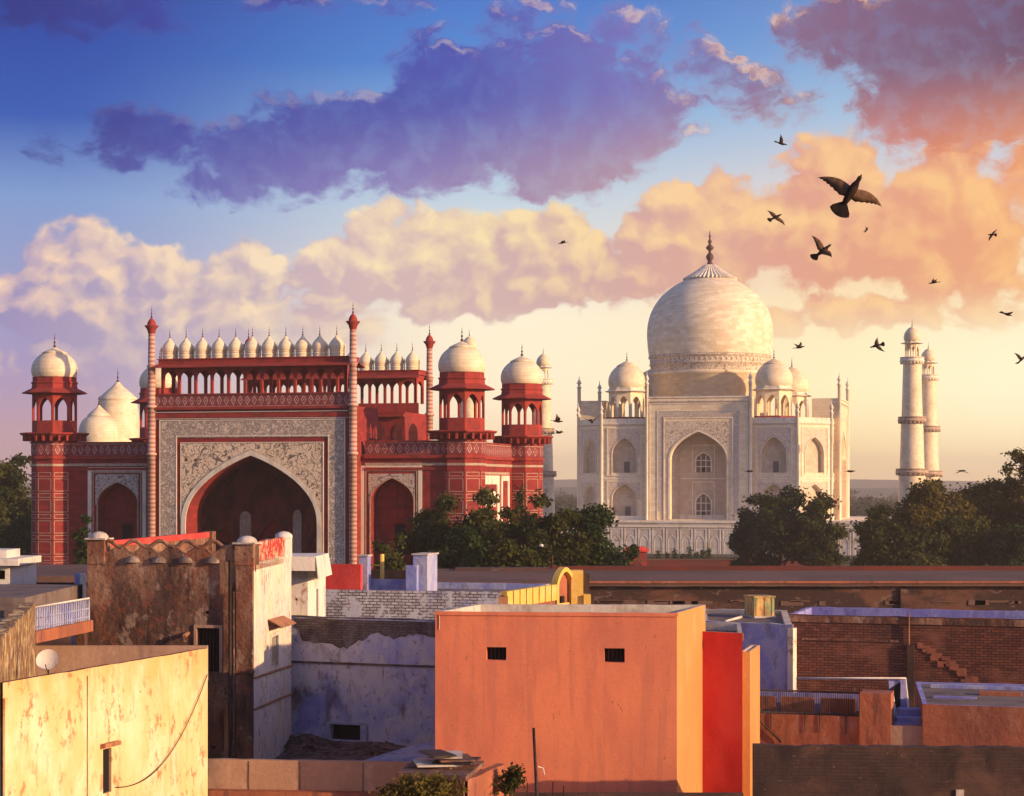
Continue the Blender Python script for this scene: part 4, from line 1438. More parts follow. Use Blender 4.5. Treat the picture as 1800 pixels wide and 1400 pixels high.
place_tree(1545, 886, 104, 232, 16, 'leaf', 'rounded dark tree at the left end of the right-hand trees', n=5000, size=.75, group=G2)
place_tree(1748, 812, 128, 240, 17, 'leaf_warm', 'tall open tree with sky gaps near the right edge', n=5000, size=.8, shape='open', group=G2)
place_tree(1815, 775, 120, 236, 18, 'leaf_warm', 'tallest tree, cut off by the right edge of the picture', n=6500, size=.8, shape='open', group=G2)
place_tree(1690, 905, 150, 226, 19, 'leaf', 'dark tree between the broad tree and the tall open tree', n=6000, size=.75, group=G2)
place_tree(1785, 915, 130, 222, 20, 'leaf_deep', 'bright green low tree under the tallest right-hand tree', n=6000, size=.75, group=G2)
place_tree(1590, 925, 150, 224, 21, 'leaf', 'low dark tree under the broad sunlit tree', n=5500, size=.75, group=G2)
G3 = 'trees left of the red gateway'
place_tree(22, 797, 110, 250, 22, 'leaf', 'dark tree left of the red gateway corner tower', n=6000, size=.85, group=G3)
place_tree(-28, 812, 100, 244, 23, 'leaf', 'dark tree cut off by the left edge of the picture', n=5000, size=.85, group=G3)
place_tree(38, 900, 80, 232, 24, 'leaf_deep', 'low tree at the foot of the left trees', n=4500, size=.8, group=G3)
place_tree(143, 905, 34, 150, 25, 'leaf_deep', 'thin young tree between the corner tower and the weathered house', n=1800, size=.42)
for i, (px, yt) in enumerate(((1158, 968), (1172, 972), (1186, 966), (1199, 974), (1211, 962), (1224, 970), (1236, 963), (1246, 961))):
    o = place_tree(px, yt, 8 if i % 2 else 11, 330, 40 + i, 'leaf_deep', 'one of the small dark cypresses in a row below the marble terrace', 'cypress', 420, .5, 'cypress', 'row of small cypresses before the terrace')

# distant woods across the plain, too far to tell trees apart
rnd = random.Random(5)
fw = MB()
for k in range(260):
    Y = rnd.uniform(700, 1700)
    x = rnd.uniform(-.30, .34) * Y
    h_ = rnd.uniform(4, 9) * (1 + (Y > 1200) * .4)
    lb = [(x + rnd.uniform(-6, 6), Y + rnd.uniform(-4, 4), h_ * rnd.uniform(.35, .65), rnd.uniform(3, 6.5), 4, h_ * .42) for _ in range(3)]
    leaf_cloud(fw, rnd, lb, 110, 1.5)
tag(fw.build('woods', M['leaf_far']), 'hazy woods on the plain far behind the mausoleum', 'woods', kind='stuff')


# ================================================================ birds
def bird(px, py, Y, fwd, wl, wr, label, s=1.0, fan=.5, bend=.10):
    """a pigeon in flight: fwd, wl, wr are directions (right, away, up) of the head and of the two wings; s its size"""
    f = Vector(fwd).normalized()
    root = empty('bird', at(px, py, Y))
    L = (Vector(wl) - f * Vector(wl).dot(f) * .6).normalized()
    Rr = (Vector(wr) - f * Vector(wr).dot(f) * .6).normalized()
    sd_ = (Rr - L).normalized()
    up = sd_.cross(f).normalized()
    sd_ = f.cross(up).normalized()
    mb = MB()
    st = [(-.15, .006), (-.12, .026), (-.05, .038), (.02, .043), (.07, .038), (.105, .025), (.125, .020), (.145, .022), (.163, .018), (.172, .010), (.190, .003)]
    n = 10
    rg = []
    for (x, r_) in st:
        cz = .012 if x > .1 else 0
        rg.append([tuple((f * x + sd_ * math.cos(6.2832 * k / n) * r_ + up * (math.sin(6.2832 * k / n) * r_ * .9 + cz)) * s) for k in range(n)])
    for a, b_ in zip(rg, rg[1:]):
        for k in range(n):
            mb.face((a[k], a[(k + 1) % n], b_[(k + 1) % n], b_[k]), None, True)
    mb.face(rg[0][::-1]); mb.face(rg[-1])
    mb.build('body', M['feather_dark'], root)
    # tail: a fan of overlapping feathers
    t = MB()
    for k in range(9):
        a = (k - 4) / 4 * fan
        d = (-f * math.cos(a) + sd_ * math.sin(a))
        p = d.cross(up).normalized()
        b0 = -f * .10
        for z in (0.002 + .0015 * k,):
            q = [b0 - p * .008, b0 + d * .12 - p * .022, b0 + d * .155 - p * .012, b0 + d * .155 + p * .012, b0 + d * .12 + p * .022, b0 + p * .008]
            lo = [x + up * (z - .004) for x in q]; hi = [x + up * z for x in q]
            t.face([tuple(x * s) for x in hi]); t.face([tuple(x * s) for x in reversed(lo)])
            for i in range(6):
                j = (i + 1) % 6
                t.face([tuple(x * s) for x in (lo[i], lo[j], hi[j], hi[i])])
    t.build('tail', M['feather_dark'], root)
    for w_ in (L, Rr):
        wm = MB()
        # stations out along the wing: distance, leading edge, trailing edge (along the body), height
        S_ = [(.02, .050, -.070), (.05, .060, -.082), (.09, .068, -.084), (.12, .072, -.074), (.15, .073, -.066), (.175, .070, -.054), (.20, .065, -.050), (.222, .058, -.040), (.244, .050, -.038), (.264, .041, -.030), (.284, .030, -.029), (.302, .018, -.024), (.320, .006, -.025), (.338, -.008, -.024), (.356, -.024, -.030)]
        wup = up
        T_, B_ = [], []
        for i, (d, le, te) in enumerate([(a_, b_ * .86, c_ * .86) for a_, b_, c_ in S_]):
            hgt = bend * (.16 * math.sin(min(1, d / .2) * 1.57) - .5 * max(0, d - .16)) * .5
            c = w_ * d + wup * hgt
            th = .013 * (1 - d / .36) + .003
            row_t = [c + f * le, c + f * (le * .5 + te * .5) + wup * th, c + f * (te + (.007 if i % 2 else 0))]
            row_b = [c + f * le - wup * .003, c + f * (le * .5 + te * .5) - wup * .003, c + f * (te + (.007 if i % 2 else 0)) - wup * .003]
            T_.append(row_t); B_.append(row_b)
        for i in range(len(S_) - 1):
            for j in (0, 1):
                wm.face([tuple(x * s) for x in (T_[i][j], T_[i + 1][j], T_[i + 1][j + 1], T_[i][j + 1])], None, True)
                wm.face([tuple(x * s) for x in (B_[i][j + 1], B_[i + 1][j + 1], B_[i + 1][j], B_[i][j])], None, True)
            wm.face([tuple(x * s) for x in (B_[i][0], B_[i + 1][0], T_[i + 1][0], T_[i][0])])
            wm.face([tuple(x * s) for x in (T_[i][2], T_[i + 1][2], B_[i + 1][2], B_[i][2])])
        wm.build('wing', M['feather'], root)
    tag(root, label, 'bird', 'birds flying over the mausoleum')
    return root


def feather(name, a, b_):
    m, t = new_mat(name)
    geo = t.new('ShaderNodeTexCoord').outputs['Object']
    col = t.mix(t.ss(t.noise(geo, 22, 4, .6), .35, .65), a, b_)
    d = t.new('ShaderNodeBsdfDiffuse'); t.put(d.inputs[0], col)
    tr = t.new('ShaderNodeBsdfTranslucent'); t.put(tr.inputs[0], t.mix(.5, col, (.3, .18, .1, 1)))
    mx = t.new('ShaderNodeMixShader'); mx.inputs[0].default_value = .38
    t.t.links.new(d.outputs[0], mx.inputs[1]); t.t.links.new(tr.outputs[0], mx.inputs[2])
    o = t.new('ShaderNodeOutputMaterial'); t.t.links.new(mx.outputs[0], o.inputs[0])
    return m


M['feather'] = feather('feather', (.15, .09, .06, 1), (.27, .155, .10, 1))
M['feather_dark'] = feather('feather_dark', (.035, .026, .024, 1), (.075, .052, .045, 1))
bird(1496, 338, 19, (.50, -.15, .86), (-.85, .3, .44), (.97, .25, -.10), 'largest bird, wings spread wide, seen from below with fanned tail', 1.05, .66)
bird(1447, 441, 34, (.75, .1, .55), (-.42, .3, 1.0), (.25, -.9, -.5), 'bird with one wing raised straight up and a dark round tail', 1.0, .62)
bird(1364, 382, 52, (.75, .2, .35), (-.75, .5, .52), (.95, -.2, -.48), 'second largest gliding bird with thin straight wings, left of the largest bird')
bird(1374, 253, 62, (.9, .1, -.25), (-.3, .6, .75), (-.55, -.5, .65), 'topmost bird, flapping high above the others')
bird(1523, 405, 80, (.5, .5, .6), (.35, .7, .6), (-.5, -.6, -.45), 'tiny bird below the largest bird')
bird(989, 427, 78, (-.9, .3, -.1), (-.3, .8, .25), (.5, -.6, .15), 'lone bird far to the left in front of the yellow cloud')
bird(1743, 413, 85, (-.7, .6, .1), (-.4, .6, -.35), (.7, -.5, .3), 'tiny bird near the right edge, level with the top of the dome finial')
bird(1641, 497, 70, (-.95, .2, -.1), (.2, .7, .45), (.4, -.7, .2), 'bird flying left above the right-hand minarets')
bird(1770, 553, 62, (.9, .2, -.3), (-.8, .5, .3), (.4, -.8, .1), 'bird gliding right of the minaret finials')
bird(1796, 632, 60, (.6, .3, .5), (-.2, .6, .7), (.5, -.6, .6), 'bird at the very right edge, cut off by the picture')
bird(1406, 611, 66, (.9, .2, .15), (-.6, .6, .3), (-.2, -.8, .4), 'bird just right of the dome base')
bird(1540, 608, 56, (-.85, .2, -.2), (.5, .5, .75), (.75, -.4, -.2), 'flapping bird left of the larger right-hand minaret')
bird(1495, 829, 72, (.95, .1, 0), (-.2, .9, .15), (.1, -.9, .1), 'bird low over the plain beside the mausoleum right corner')
bird(1691, 828, 74, (.8, .4, 0), (-.7, .5, -.25), (.7, -.5, -.25), 'bird low over the plain between the minarets and the right trees')
bird(980, 741, 62, (.9, .1, -.1), (-.1, .6, .6), (.2, -.8, .3), 'upper of two birds between the red gateway and the mausoleum')
bird(983, 761, 74, (.9, .2, .1), (-.5, .6, .2), (.3, -.8, .2), 'lower of two birds between the red gateway and the mausoleum')
bird(1040, 742, 66, (.2, .7, -.2), (-.85, .2, .45), (.8, .2, .5), 'bird in front of the left corner of the mausoleum')
bird(1318, 829, 84, (.9, .2, 0), (-.3, .8, .15), (.1, -.8, .15), 'small bird in front of the right portal pinnacle of the mausoleum')


# ================================================================ rooftops in the foreground
def two(p0, p1):
    """frame of a wall seen from outside, p0 left, p1 right; returns MB frame, length and a Frame to read pixels"""
    dx, dy = p1[0] - p0[0], p1[1] - p0[1]
    L = math.hypot(dx, dy)
    return (p0[0], p0[1], dx / L, dy / L), L, Frame(p0[0], p0[1], -math.degrees(math.atan2(dy, dx)))


def hole(fr, *px):                     # photo rectangle (x0, x1, ytop, ybottom) to wall coordinates
    x0, x1, yt, yb = px
    u0, u1 = fr.u(x0, 0), fr.u(x1, 0)
    um = (u0 + u1) / 2
    return (u0, u1, fr.z(yb, um, 0), fr.z(yt, um, 0))


def rectwall(mb, L, z0, z1, holes=(), deep=.25, rough=0.0, seed=0, step=.35, thick=0.0, inner=None, drop=.5, z1b=None):
    """wall with square openings; the top edge may be worn (rough); thick > 0 adds the top and, in mb 'inner', the back of the parapet"""
    rnd = random.Random(seed)
    xs = sorted({0.0, L} | {h[0] for h in holes} | {h[1] for h in holes})
    zs = sorted({z0, z1 - max(rough * 2, .0)} | {h[2] for h in holes} | {h[3] for h in holes})
    zt = zs[-1]
    for a, b in zip(xs, xs[1:]):
        for c, d in zip(zs, zs[1:]):
            if any(h[0] - 1e-6 <= a and b <= h[1] + 1e-6 and h[2] - 1e-6 <= c and d <= h[3] + 1e-6 for h in holes):
                continue
            mb.face(((a, 0, c), (b, 0, c), (b, 0, d), (a, 0, d)))
    for (a, b, c, d) in holes:
        mb.face(((a, 0, c), (a, deep, c), (a, deep, d), (a, 0, d))); mb.face(((b, deep, c), (b, 0, c), (b, 0, d), (b, deep, d)))
        mb.face(((a, 0, c), (b, 0, c), (b, deep, c), (a, deep, c))); mb.face(((a, deep, d), (b, deep, d), (b, 0, d), (a, 0, d)))
    n = max(1, int(L / step)) if rough > 0 else 1
    top = []
    for i in range(n + 1):
        x = L * i / n
        zz = z1 if z1b is None else z1 + (z1b - z1) * i / n
        top.append((x, zz + (rnd.uniform(-rough, rough) if rough else 0)))
    for (xa, za), (xb, zb) in zip(top, top[1:]):
        if rough > 0 or z1b is not None:
            mb.face(((xa, 0, zt), (xb, 0, zt), (xb, 0, zb), (xa, 0, za)))
        if thick > 0:
            im = inner if inner is not None else mb
            im.face(((xa, 0, za), (xb, 0, zb), (xb, thick, zb - .004), (xa, thick, za - .004)))
            im.face(((xb, thick, z1 - drop), (xa, thick, z1 - drop), (xa, thick, za - .004), (xb, thick, zb - .004)))


def house(name, label, cat, poly, z0, z1, mats, thick=.14, drop=.45, holes=None, rough=0.0, sidemats=None, group=None, roof=True, seed=0):
    """flat-roofed house on a plan polygon (front left, front right, back right, back left)"""
    o = empty(name, (sum(p[0] for p in poly) / len(poly), sum(p[1] for p in poly) / len(poly), 0))
    off = (o.location.x, o.location.y)
    tag(o, label, cat, group)
    pol = [(p[0] - off[0], p[1] - off[1]) for p in poly]
    par = MB()
    n = len(pol)
    for i in range(n):
        fr_, L, Fr = two(pol[i], pol[(i + 1) % n])
        wm = MB(fr_)
        par.fr = fr_
        hs = (holes or {}).get(i, [])
        rectwall(wm, L, z0, z1 - .002 * i, hs, .3, rough, seed + i, .35, thick, par, drop)
        wm.build('wall', (sidemats or {}).get(i, mats[0]), o)
        for h in hs:
            p = MB(fr_); p.face(((h[0], .28, h[2]), (h[1], .28, h[2]), (h[1], .28, h[3]), (h[0], .28, h[3])))
            w_ = p.build('window', M['black'], o)
    par.fr = None
    par.build('parapet', mats[1], o)
    if roof:
        r_ = MB(); r_.face([(p[0], p[1], z1 - drop) for p in pol]); r_.build('roof', mats[2], o)
    o['off'] = 0
    del o['off']
    return o, off


def wf(o, p0, p1):                      # frame of a wall in the space of a house's empty, plus its pixel reader
    fr_, L, _ = two((p0[0] - o.location.x, p0[1] - o.location.y), (p1[0] - o.location.x, p1[1] - o.location.y))
    return fr_, L, two(p0, p1)[2]


# ---- foreground materials
M['orange_plaster'] = stained('orange_plaster', (0.76, 0.235, 0.115, 1), [((0.58, 0.17, 0.105, 1), .45, .45, .7, .6, .55), ((0.48, 0.14, 0.09, 1), 1.1, .56, .78, .22, .5), ((0.46, 0.15, 0.10, 1), 3.2, .55, .72, .06, .4), ((0.60, 0.22, 0.13, 1), 2.2, .58, .8, 1, .4), ((0.08, 0.05, 0.05, 1), 7.0, .70, .78, .7, .5)], .9, (8, .12), .10)
M['sun_tinted_plaster'] = stained('sun_tinted_plaster', (0.62, 0.27, 0.085, 1), [((0.5, 0.2, 0.07, 1), .6, .45, .7, .4, .5), ((0.68, 0.36, 0.16, 1), 1.6, .55, .8, .5, .5)], .9, (8, .25), .08)  # yellow of low sun on side walls, put into the plaster colour
M['pale_cement'] = stained('pale_cement', (0.58, 0.50, 0.42, 1), [((0.30, 0.22, 0.18, 1), 1.4, .48, .72, .6, .6), ((0.68, 0.62, 0.55, 1), 3, .5, .8, 1, .5)], .9, (7, .35))
M['roof_grey'] = stained('roof_grey', (0.20, 0.15, 0.13, 1), [((0.10, 0.07, 0.07, 1), .8, .45, .7, 1, .7), ((0.3, 0.24, 0.2, 1), 3, .55, .8, 1, .4)], .95, (6, .5))
M['red_paint'] = stained('red_paint', (0.72, 0.055, 0.045, 1), [((0.76, 0.10, 0.07, 1), 1.1, .46, .7, .6, .6), ((0.46, 0.03, 0.03, 1), .8, .5, .75, .5, .5), ((0.65, 0.14, 0.1, 1), 5, .6, .78, 1, .3)], .8, (8, .25), .08)
M['yellow_plaster'] = wall_coat('yellow_plaster', ((0.74, 0.55, 0.29, 1), (0.76, 0.63, 0.42, 1), (0.68, 0.46, 0.20, 1)), (0.36, 0.16, 0.07, 1), (0.40, 0.17, 0.08, 1), (0.30, 0.16, 0.08, 1), 1.0, (.40, .85), (10.9, 12.3, (0.62, 0.34, 0.09, 1), .65))
M['yellow_peeling'] = stained('yellow_peeling', (0.62, 0.42, 0.17, 1), [((0.22, 0.11, 0.06, 1), 2.4, .46, .56, .5, .9), ((0.10, 0.06, 0.05, 1), 5.2, .54, .64, .5, .8), ((0.70, 0.55, 0.3, 1), 3.6, .56, .7, 1, .6)], .95, (6, .8), .15)
M['weathered'] = stained('weathered', (0.25, 0.105, 0.062, 1), [((0.42, 0.24, 0.15, 1), .55, .50, .66, .8, .7), ((0.075, 0.042, 0.034, 1), .8, .48, .68, .25, .8), ((0.50, 0.34, 0.24, 1), 1.7, .60, .71, .7, .55), ((0.045, 0.028, 0.026, 1), 2.6, .56, .74, .18, .75), ((0.34, 0.095, 0.05, 1), 3.1, .58, .74, .8, .6), ((0.05, 0.03, 0.028, 1), 9, .62, .74, .6, .6)], .95, (6, .9), .25)
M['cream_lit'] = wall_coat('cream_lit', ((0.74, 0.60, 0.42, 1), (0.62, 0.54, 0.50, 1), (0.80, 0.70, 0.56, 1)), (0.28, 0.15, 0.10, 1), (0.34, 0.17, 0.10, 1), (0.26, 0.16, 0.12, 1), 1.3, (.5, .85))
M['red_flaking'] = stained('red_flaking', (0.50, 0.05, 0.035, 1), [((0.64, 0.46, 0.30, 1), 3.6, .53, .57, 1, .95), ((0.30, 0.05, 0.04, 1), 2, .5, .7, 1, .5)], .92, (6, .6))
M['violet_wash'] = brickwork('violet_wash', (0.17, 0.12, 0.12, 1), (0.12, 0.09, 0.10, 1), (0.07, 0.06, 0.06, 1), .26, .09, .012,
                             [], .95, .5, ((0.62, 0.58, 0.63, 1), .42, .36, .50, .8),
                             [((0.30, 0.32, 0.66, 1), .35, .44, .60, .8, .8), ((0.62, 0.58, 0.60, 1), 1.3, .50, .66, .7, .6), ((0.16, 0.12, 0.13, 1), 2.2, .54, .68, .35, .7), ((0.10, 0.08, 0.085, 1), 6.5, .57, .66, .7, .6)])
M['blue_wash'] = stained('blue_wash', (0.30, 0.33, 0.58, 1), [((0.44, 0.44, 0.56, 1), .7, .46, .62, .8, .8), ((0.20, 0.22, 0.52, 1), 1.3, .52, .68, .6, .7), ((0.22, 0.16, 0.16, 1), 2.2, .60, .74, .4, .6)], .92, (6, .5), .15)
M['indigo'] = stained('indigo', (0.22, 0.21, 0.50, 1), [((0.34, 0.33, 0.56, 1), 1.1, .46, .66, .8, .7), ((0.10, 0.09, 0.24, 1), 2, .56, .74, .6, .6)], .9, (6, .4))
M['white_brick'] = brickwork('white_brick', (0.66, 0.61, 0.60, 1), (0.40, 0.36, 0.37, 1), (0.13, 0.11, 0.12, 1), .28, .11, .020,
                             [((0.14, 0.11, 0.11, 1), 1.5, .52, .70, .6, .6)], .92, .6, ((0.60, 0.58, 0.62, 1), 1.6, .50, .58, 1.0),
                             [((0.28, 0.29, 0.55, 1), .5, .50, .68, .8, .7), ((0.10, 0.08, 0.08, 1), 4.5, .58, .68, 1.2, .8)])
M['old_brick'] = brickwork('old_brick', (0.22, 0.072, 0.042, 1), (0.12, 0.042, 0.030, 1), (0.045, 0.025, 0.02, 1), .25, .085, .012,
                           [((0.30, 0.12, 0.07, 1), .7, .52, .7, 1.4, .6), ((0.05, 0.03, 0.028, 1), .55, .48, .7, .8, .75), ((0.36, 0.2, 0.13, 1), 2.4, .62, .74, 1, .5)], .95, .7)
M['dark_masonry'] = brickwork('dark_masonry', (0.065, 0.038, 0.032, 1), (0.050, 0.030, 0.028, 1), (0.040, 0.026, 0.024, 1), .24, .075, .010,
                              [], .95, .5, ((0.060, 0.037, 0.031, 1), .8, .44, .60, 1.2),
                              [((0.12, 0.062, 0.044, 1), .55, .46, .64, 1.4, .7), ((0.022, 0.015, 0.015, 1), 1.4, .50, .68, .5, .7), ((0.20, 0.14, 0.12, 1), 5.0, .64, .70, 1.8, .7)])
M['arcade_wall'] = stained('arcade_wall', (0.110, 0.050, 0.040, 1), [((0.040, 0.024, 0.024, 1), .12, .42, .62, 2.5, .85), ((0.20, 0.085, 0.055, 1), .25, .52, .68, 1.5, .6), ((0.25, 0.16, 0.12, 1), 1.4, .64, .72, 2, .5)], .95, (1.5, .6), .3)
M['arcade_roof'] = stained('arcade_roof', (0.16, 0.085, 0.065, 1), [((0.10, 0.055, 0.045, 1), .1, .45, .65, 1, .7), ((0.22, 0.12, 0.09, 1), .8, .55, .75, 1, .4)], .95, (2, .4))
M['red_coping'] = stained('red_coping', (0.15, 0.032, 0.022, 1), [((0.10, 0.03, 0.025, 1), .3, .46, .66, 1, .7)], .9, (3, .4))
M['terracotta_wash'] = stained('terracotta_wash', (0.40, 0.135, 0.07, 1), [((0.24, 0.085, 0.055, 1), .6, .46, .68, .6, .7), ((0.42, 0.20, 0.13, 1), 1.8, .58, .74, .7, .5), ((0.10, 0.05, 0.045, 1), 2.5, .60, .76, .2, .6)], .93, (6, .5), .15)
M['beige_cement'] = stained('beige_cement', (0.46, 0.28, 0.19, 1), [((0.34, 0.20, 0.14, 1), .6, .46, .68, .5, .6), ((0.20, 0.13, 0.10, 1), 1.8, .58, .74, .25, .55), ((0.52, 0.36, 0.26, 1), 2.6, .56, .75, 1, .5)], .93, (6, .4), .12)
M['grey_masonry'] = brickwork('grey_masonry', (0.17, 0.125, 0.115, 1), (0.11, 0.085, 0.085, 1), (0.07, 0.055, 0.055, 1), .25, .085, .012,
                              [((0.30, 0.26, 0.27, 1), .6, .50, .62, .8, .7), ((0.06, 0.045, 0.045, 1), 1.1, .50, .64, .6, .7)], .95, .6)
M['iron'] = stained('iron', (0.030, 0.026, 0.028, 1), [((0.09, 0.04, 0.025, 1), 6, .52, .66, 1, .7)], .7, (10, .3))
M['white_paint'] = stained('white_paint', (0.72, 0.66, 0.58, 1), [((0.45, 0.38, 0.34, 1), 2, .55, .75, .4, .6)], .8, (8, .3))
M['rust_sheet'] = stained('rust_sheet', (0.22, 0.10, 0.07, 1), [((0.10, 0.06, 0.05, 1), 2.2, .46, .64, 1, .8), ((0.38, 0.22, 0.16, 1), 4, .56, .72, 1, .6)], .8, (6, .6))
M['tank_paint'] = stained('tank_paint', (0.58, 0.36, 0.12, 1), [((0.14, 0.26, 0.14, 1), 2.5, .54, .68, .3, .75), ((0.30, 0.12, 0.05, 1), 4, .54, .68, .5, .7)], .7, (6, .4))
M['bright_yellow'] = stained('bright_yellow', (0.72, 0.46, 0.10, 1), [((0.78, 0.56, 0.2, 1), 2, .5, .7, 1, .6), ((0.45, 0.2, 0.06, 1), 4, .62, .76, .5, .5)], .85, (8, .3))
M['clay_pipe'] = stained('clay_pipe', (0.42, 0.19, 0.09, 1), [((0.15, 0.08, 0.06, 1), 3, .5, .7, .4, .7)], .8)
M['boss_stone'] = stained('boss_stone', (0.34, 0.26, 0.22, 1), [((0.12, 0.08, 0.07, 1), 3, .45, .65, 1, .8)], .95)
M['rubble'] = stained('rubble', (0.19, 0.125, 0.11, 1), [((0.06, 0.04, 0.035, 1), 2, .45, .65, 1, .8), ((0.28, 0.18, 0.15, 1), 6, .6, .72, 1, .6)], .95, (8, .8))

# ---- orange house in the middle
ZO = 13.0
FL, FR, BR, BL = lev(765, 1075, ZO), lev(1190, 1078, ZO), lev(1240, 1063, ZO), lev(840, 1062, ZO)
_, _, OF = two(FL, FR)
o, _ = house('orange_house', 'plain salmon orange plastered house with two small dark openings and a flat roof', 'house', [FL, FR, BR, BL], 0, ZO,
             (M['orange_plaster'], M['pale_cement'], M['roof_grey']), .1, .42, {0: [hole(OF, 855, 890, 1138, 1161), hole(OF, 1062, 1098, 1140, 1165)]}, .006, {1: M['sun_tinted_plaster']})  # right side carries its sunlit yellow as base colour
fr_, L, Fr = wf(o, FL, FR)
c = MB(fr_); c.box(-.02, L + .02, -.03, 0, ZO - .085, ZO - .012); c.build('coping', M['orange_plaster'], o)
for px0, px1, yt, yb in ((855, 890, 1138, 1161), (1062, 1098, 1140, 1165)):
    a = hole(Fr, px0, px1, yt, yb)
    g_ = MB(fr_)
    for k in range(1, 5):
        x = a[0] + (a[1] - a[0]) * k / 5
        g_.box(x - .008, x + .008, .16, .175, a[2], a[3])
    g_.build('window_grille', M['iron'], o)

# ---- red annex to its right, and the sun-tinted step beside it
ZA = 12.36
A0, A1 = lev(1226, 1110, ZA), lev(1305, 1113, ZA)
dirv = ((BR[0] - FR[0]), (BR[1] - FR[1]))
q_ = 1.15 / math.hypot(*dirv)
A2 = (A1[0] + dirv[0] * q_ * 1.0, A1[1] + dirv[1] * q_ * 3.0); A3 = (A0[0] + dirv[0] * q_ * .3, A0[1] + dirv[1] * q_ * 3)
o, _ = house('red_annex', 'narrow bright red wall block standing against the orange house', 'house', [A0, A1, A2, A3], 0, ZA, (M['red_paint'], M['pale_cement'], M['roof_grey']), .1, .2, None, .005, {1: M['sun_tinted_plaster']})  # side face coloured yellow to look sunlit beside the red front
zs_ = 11.72
s0 = (A1[0] + .06, A1[1] + .8); s1 = (s0[0] + .22, s0[1] - .05)
o, _ = house('sun_tinted_buttress', 'slim sun-tinted wall step to the right of the red block', 'wall', [s0, s1, (s1[0] + .5, s1[1] + 2.0), (s0[0] + .5, s0[1] + 2.0)], 0, zs_ + .12, (M['sun_tinted_plaster'], M['pale_cement'], M['roof_grey']), .06, .1)  # warm sunlight is painted into this step's colour

# ---- house behind with the yellow fence and arch on its roof
ZH = 11.95
h0, h1 = (-1.85, 52.5), (1.9, 52.0)
o, _ = house('yellow_trimmed_house', 'house behind the orange one with a bright yellow fence and arch on its roof', 'house',
             [h0, h1, (3.4, 62), (-2.25, 62.2)], 0, ZH, (M['terracotta_wash'], M['pale_cement'], M['roof_grey']), .12, .2, None, .01)
f0, f1 = lev(888, 1041, 12.83), lev(977, 1028, 12.83)
fr_, L, Fr = wf(o, f0, f1)
f = MB(fr_); f.box(0, L, .03, .12, ZH - .5, 12.74); f.build('fence_wall', M['terracotta_wash'], o)
nsl = 8
for k in range(nsl):
    f = MB(fr_)
    x = L * k / nsl
    f.box(x + .04, x + L / nsl - .05, -.05, .16, 12.35, 12.84)
    f.build('fence_slab', M['bright_yellow'], o)
e0, e1 = lev(876, 1045, 12.78), f0
f = MB(); x_, y_ = e0[0] - o.location.x, e0[1] - o.location.y; f.box(x_, x_ + .28, y_, y_ + .5, ZH - .5, 12.7); f.build('fence_end', M['clay_pipe'], o)
a0 = at(975, 1062, 60.2); a1 = at(1006, 1062, 61.2)
fr_, L, Fr = wf(o, a0[:2], a1[:2])
zb_ = ZH - .2
f = MB(fr_)
f.archwall(0, L, zb_, zb_ + .45, [], 0, .1)
f.archband(L / 2, L / 2 - .11, zb_, 12.75, 13.2, .13, .12, .22, 14, (1.6, .6)); f.build('roof_arch', M['bright_yellow'], o)
f = MB(fr_); f.face([(.1, .08, zb_), (L - .1, .08, zb_)] + [(x, .08, z) for x, z in reversed(arch(L / 2, L / 2 - .1, 12.75, 13.2, 10, (1.6, .6)))]); f.build('arch_panel', M['terracotta_wash'], o)
f = MB(fr_); f.box(L / 2 - .1, L / 2 + .1, .02, .07, zb_, 12.42); f.build('niche', M['black'], o)
a0, a1 = at(1004, 1003, 61), at(1024, 1003, 61.6)
f = MB(); x0, x1 = a0[0] - o.location.x, a1[0] - o.location.x; y0 = 61 - o.location.y
f.box(x0, x1, y0, y0 + .5, ZH - .5, a0[2]); f.build('roof_pillar', M['bright_yellow'], o)
f = MB(); f.box(x1 + .01, x1 + .24, y0 - .1, y0 + .5, ZH - .5, at(0, 1046, 61)[2]); f.build('roof_pillar', M['bright_yellow'], o)
f = MB(); f.box(x1 + .02, x1 + .22, y0 + .5, y0 + .9, ZH - .5, at(0, 1010, 61)[2]); f.build('roof_pillar', M['dark_masonry'], o)

# ---- weathered tower house on the left
ZW = 13.63
w0, w1 = at(154, 990, 58.6)[:2], at(446, 990, 57.5)[:2]
w2 = (at(512, 950, 64.2)[0], 64.2); w3 = (w0[0] + .3, 65)
fr0, L0, Fr0 = two(w0, w1)
door = hole(Fr0, 346, 388, 1103, 1182)
ho = [door, hole(Fr0, 361, 367, 1074, 1080), hole(Fr0, 424, 431, 1075, 1081), hole(Fr0, 371, 379, 1312, 1317)]
frs, Ls, Frs = two(w1, w2)
win = hole(Frs, 475, 488, 1116, 1172)
o, _ = house('weathered_house', 'tall stained brown plaster house with scalloped roof railing and capped corner posts', 'house', [w0, w1, w2, w3], 0, ZW,
             (M['weathered'], M['weathered'], M['roof_grey']), .2, .3, {0: ho, 1: [win]}, .015, {1: M['cream_lit']})
fr_, L, Fr = wf(o, w0, w1)
d = MB(fr_); d.frame(door[0] - .08, door[1] + .06, door[2], door[3] + .07, .09, 0, .05); d.build('door_frame', M['beige_cement'], o)
d = MB(fr_)
for k in range(7):
    x = door[0] + (door[1] - door[0]) * (k + .5) / 7
    d.box(x - .012, x + .012, .1, .125, door[2], door[3])
d.build('door_grille', M['iron'], o)
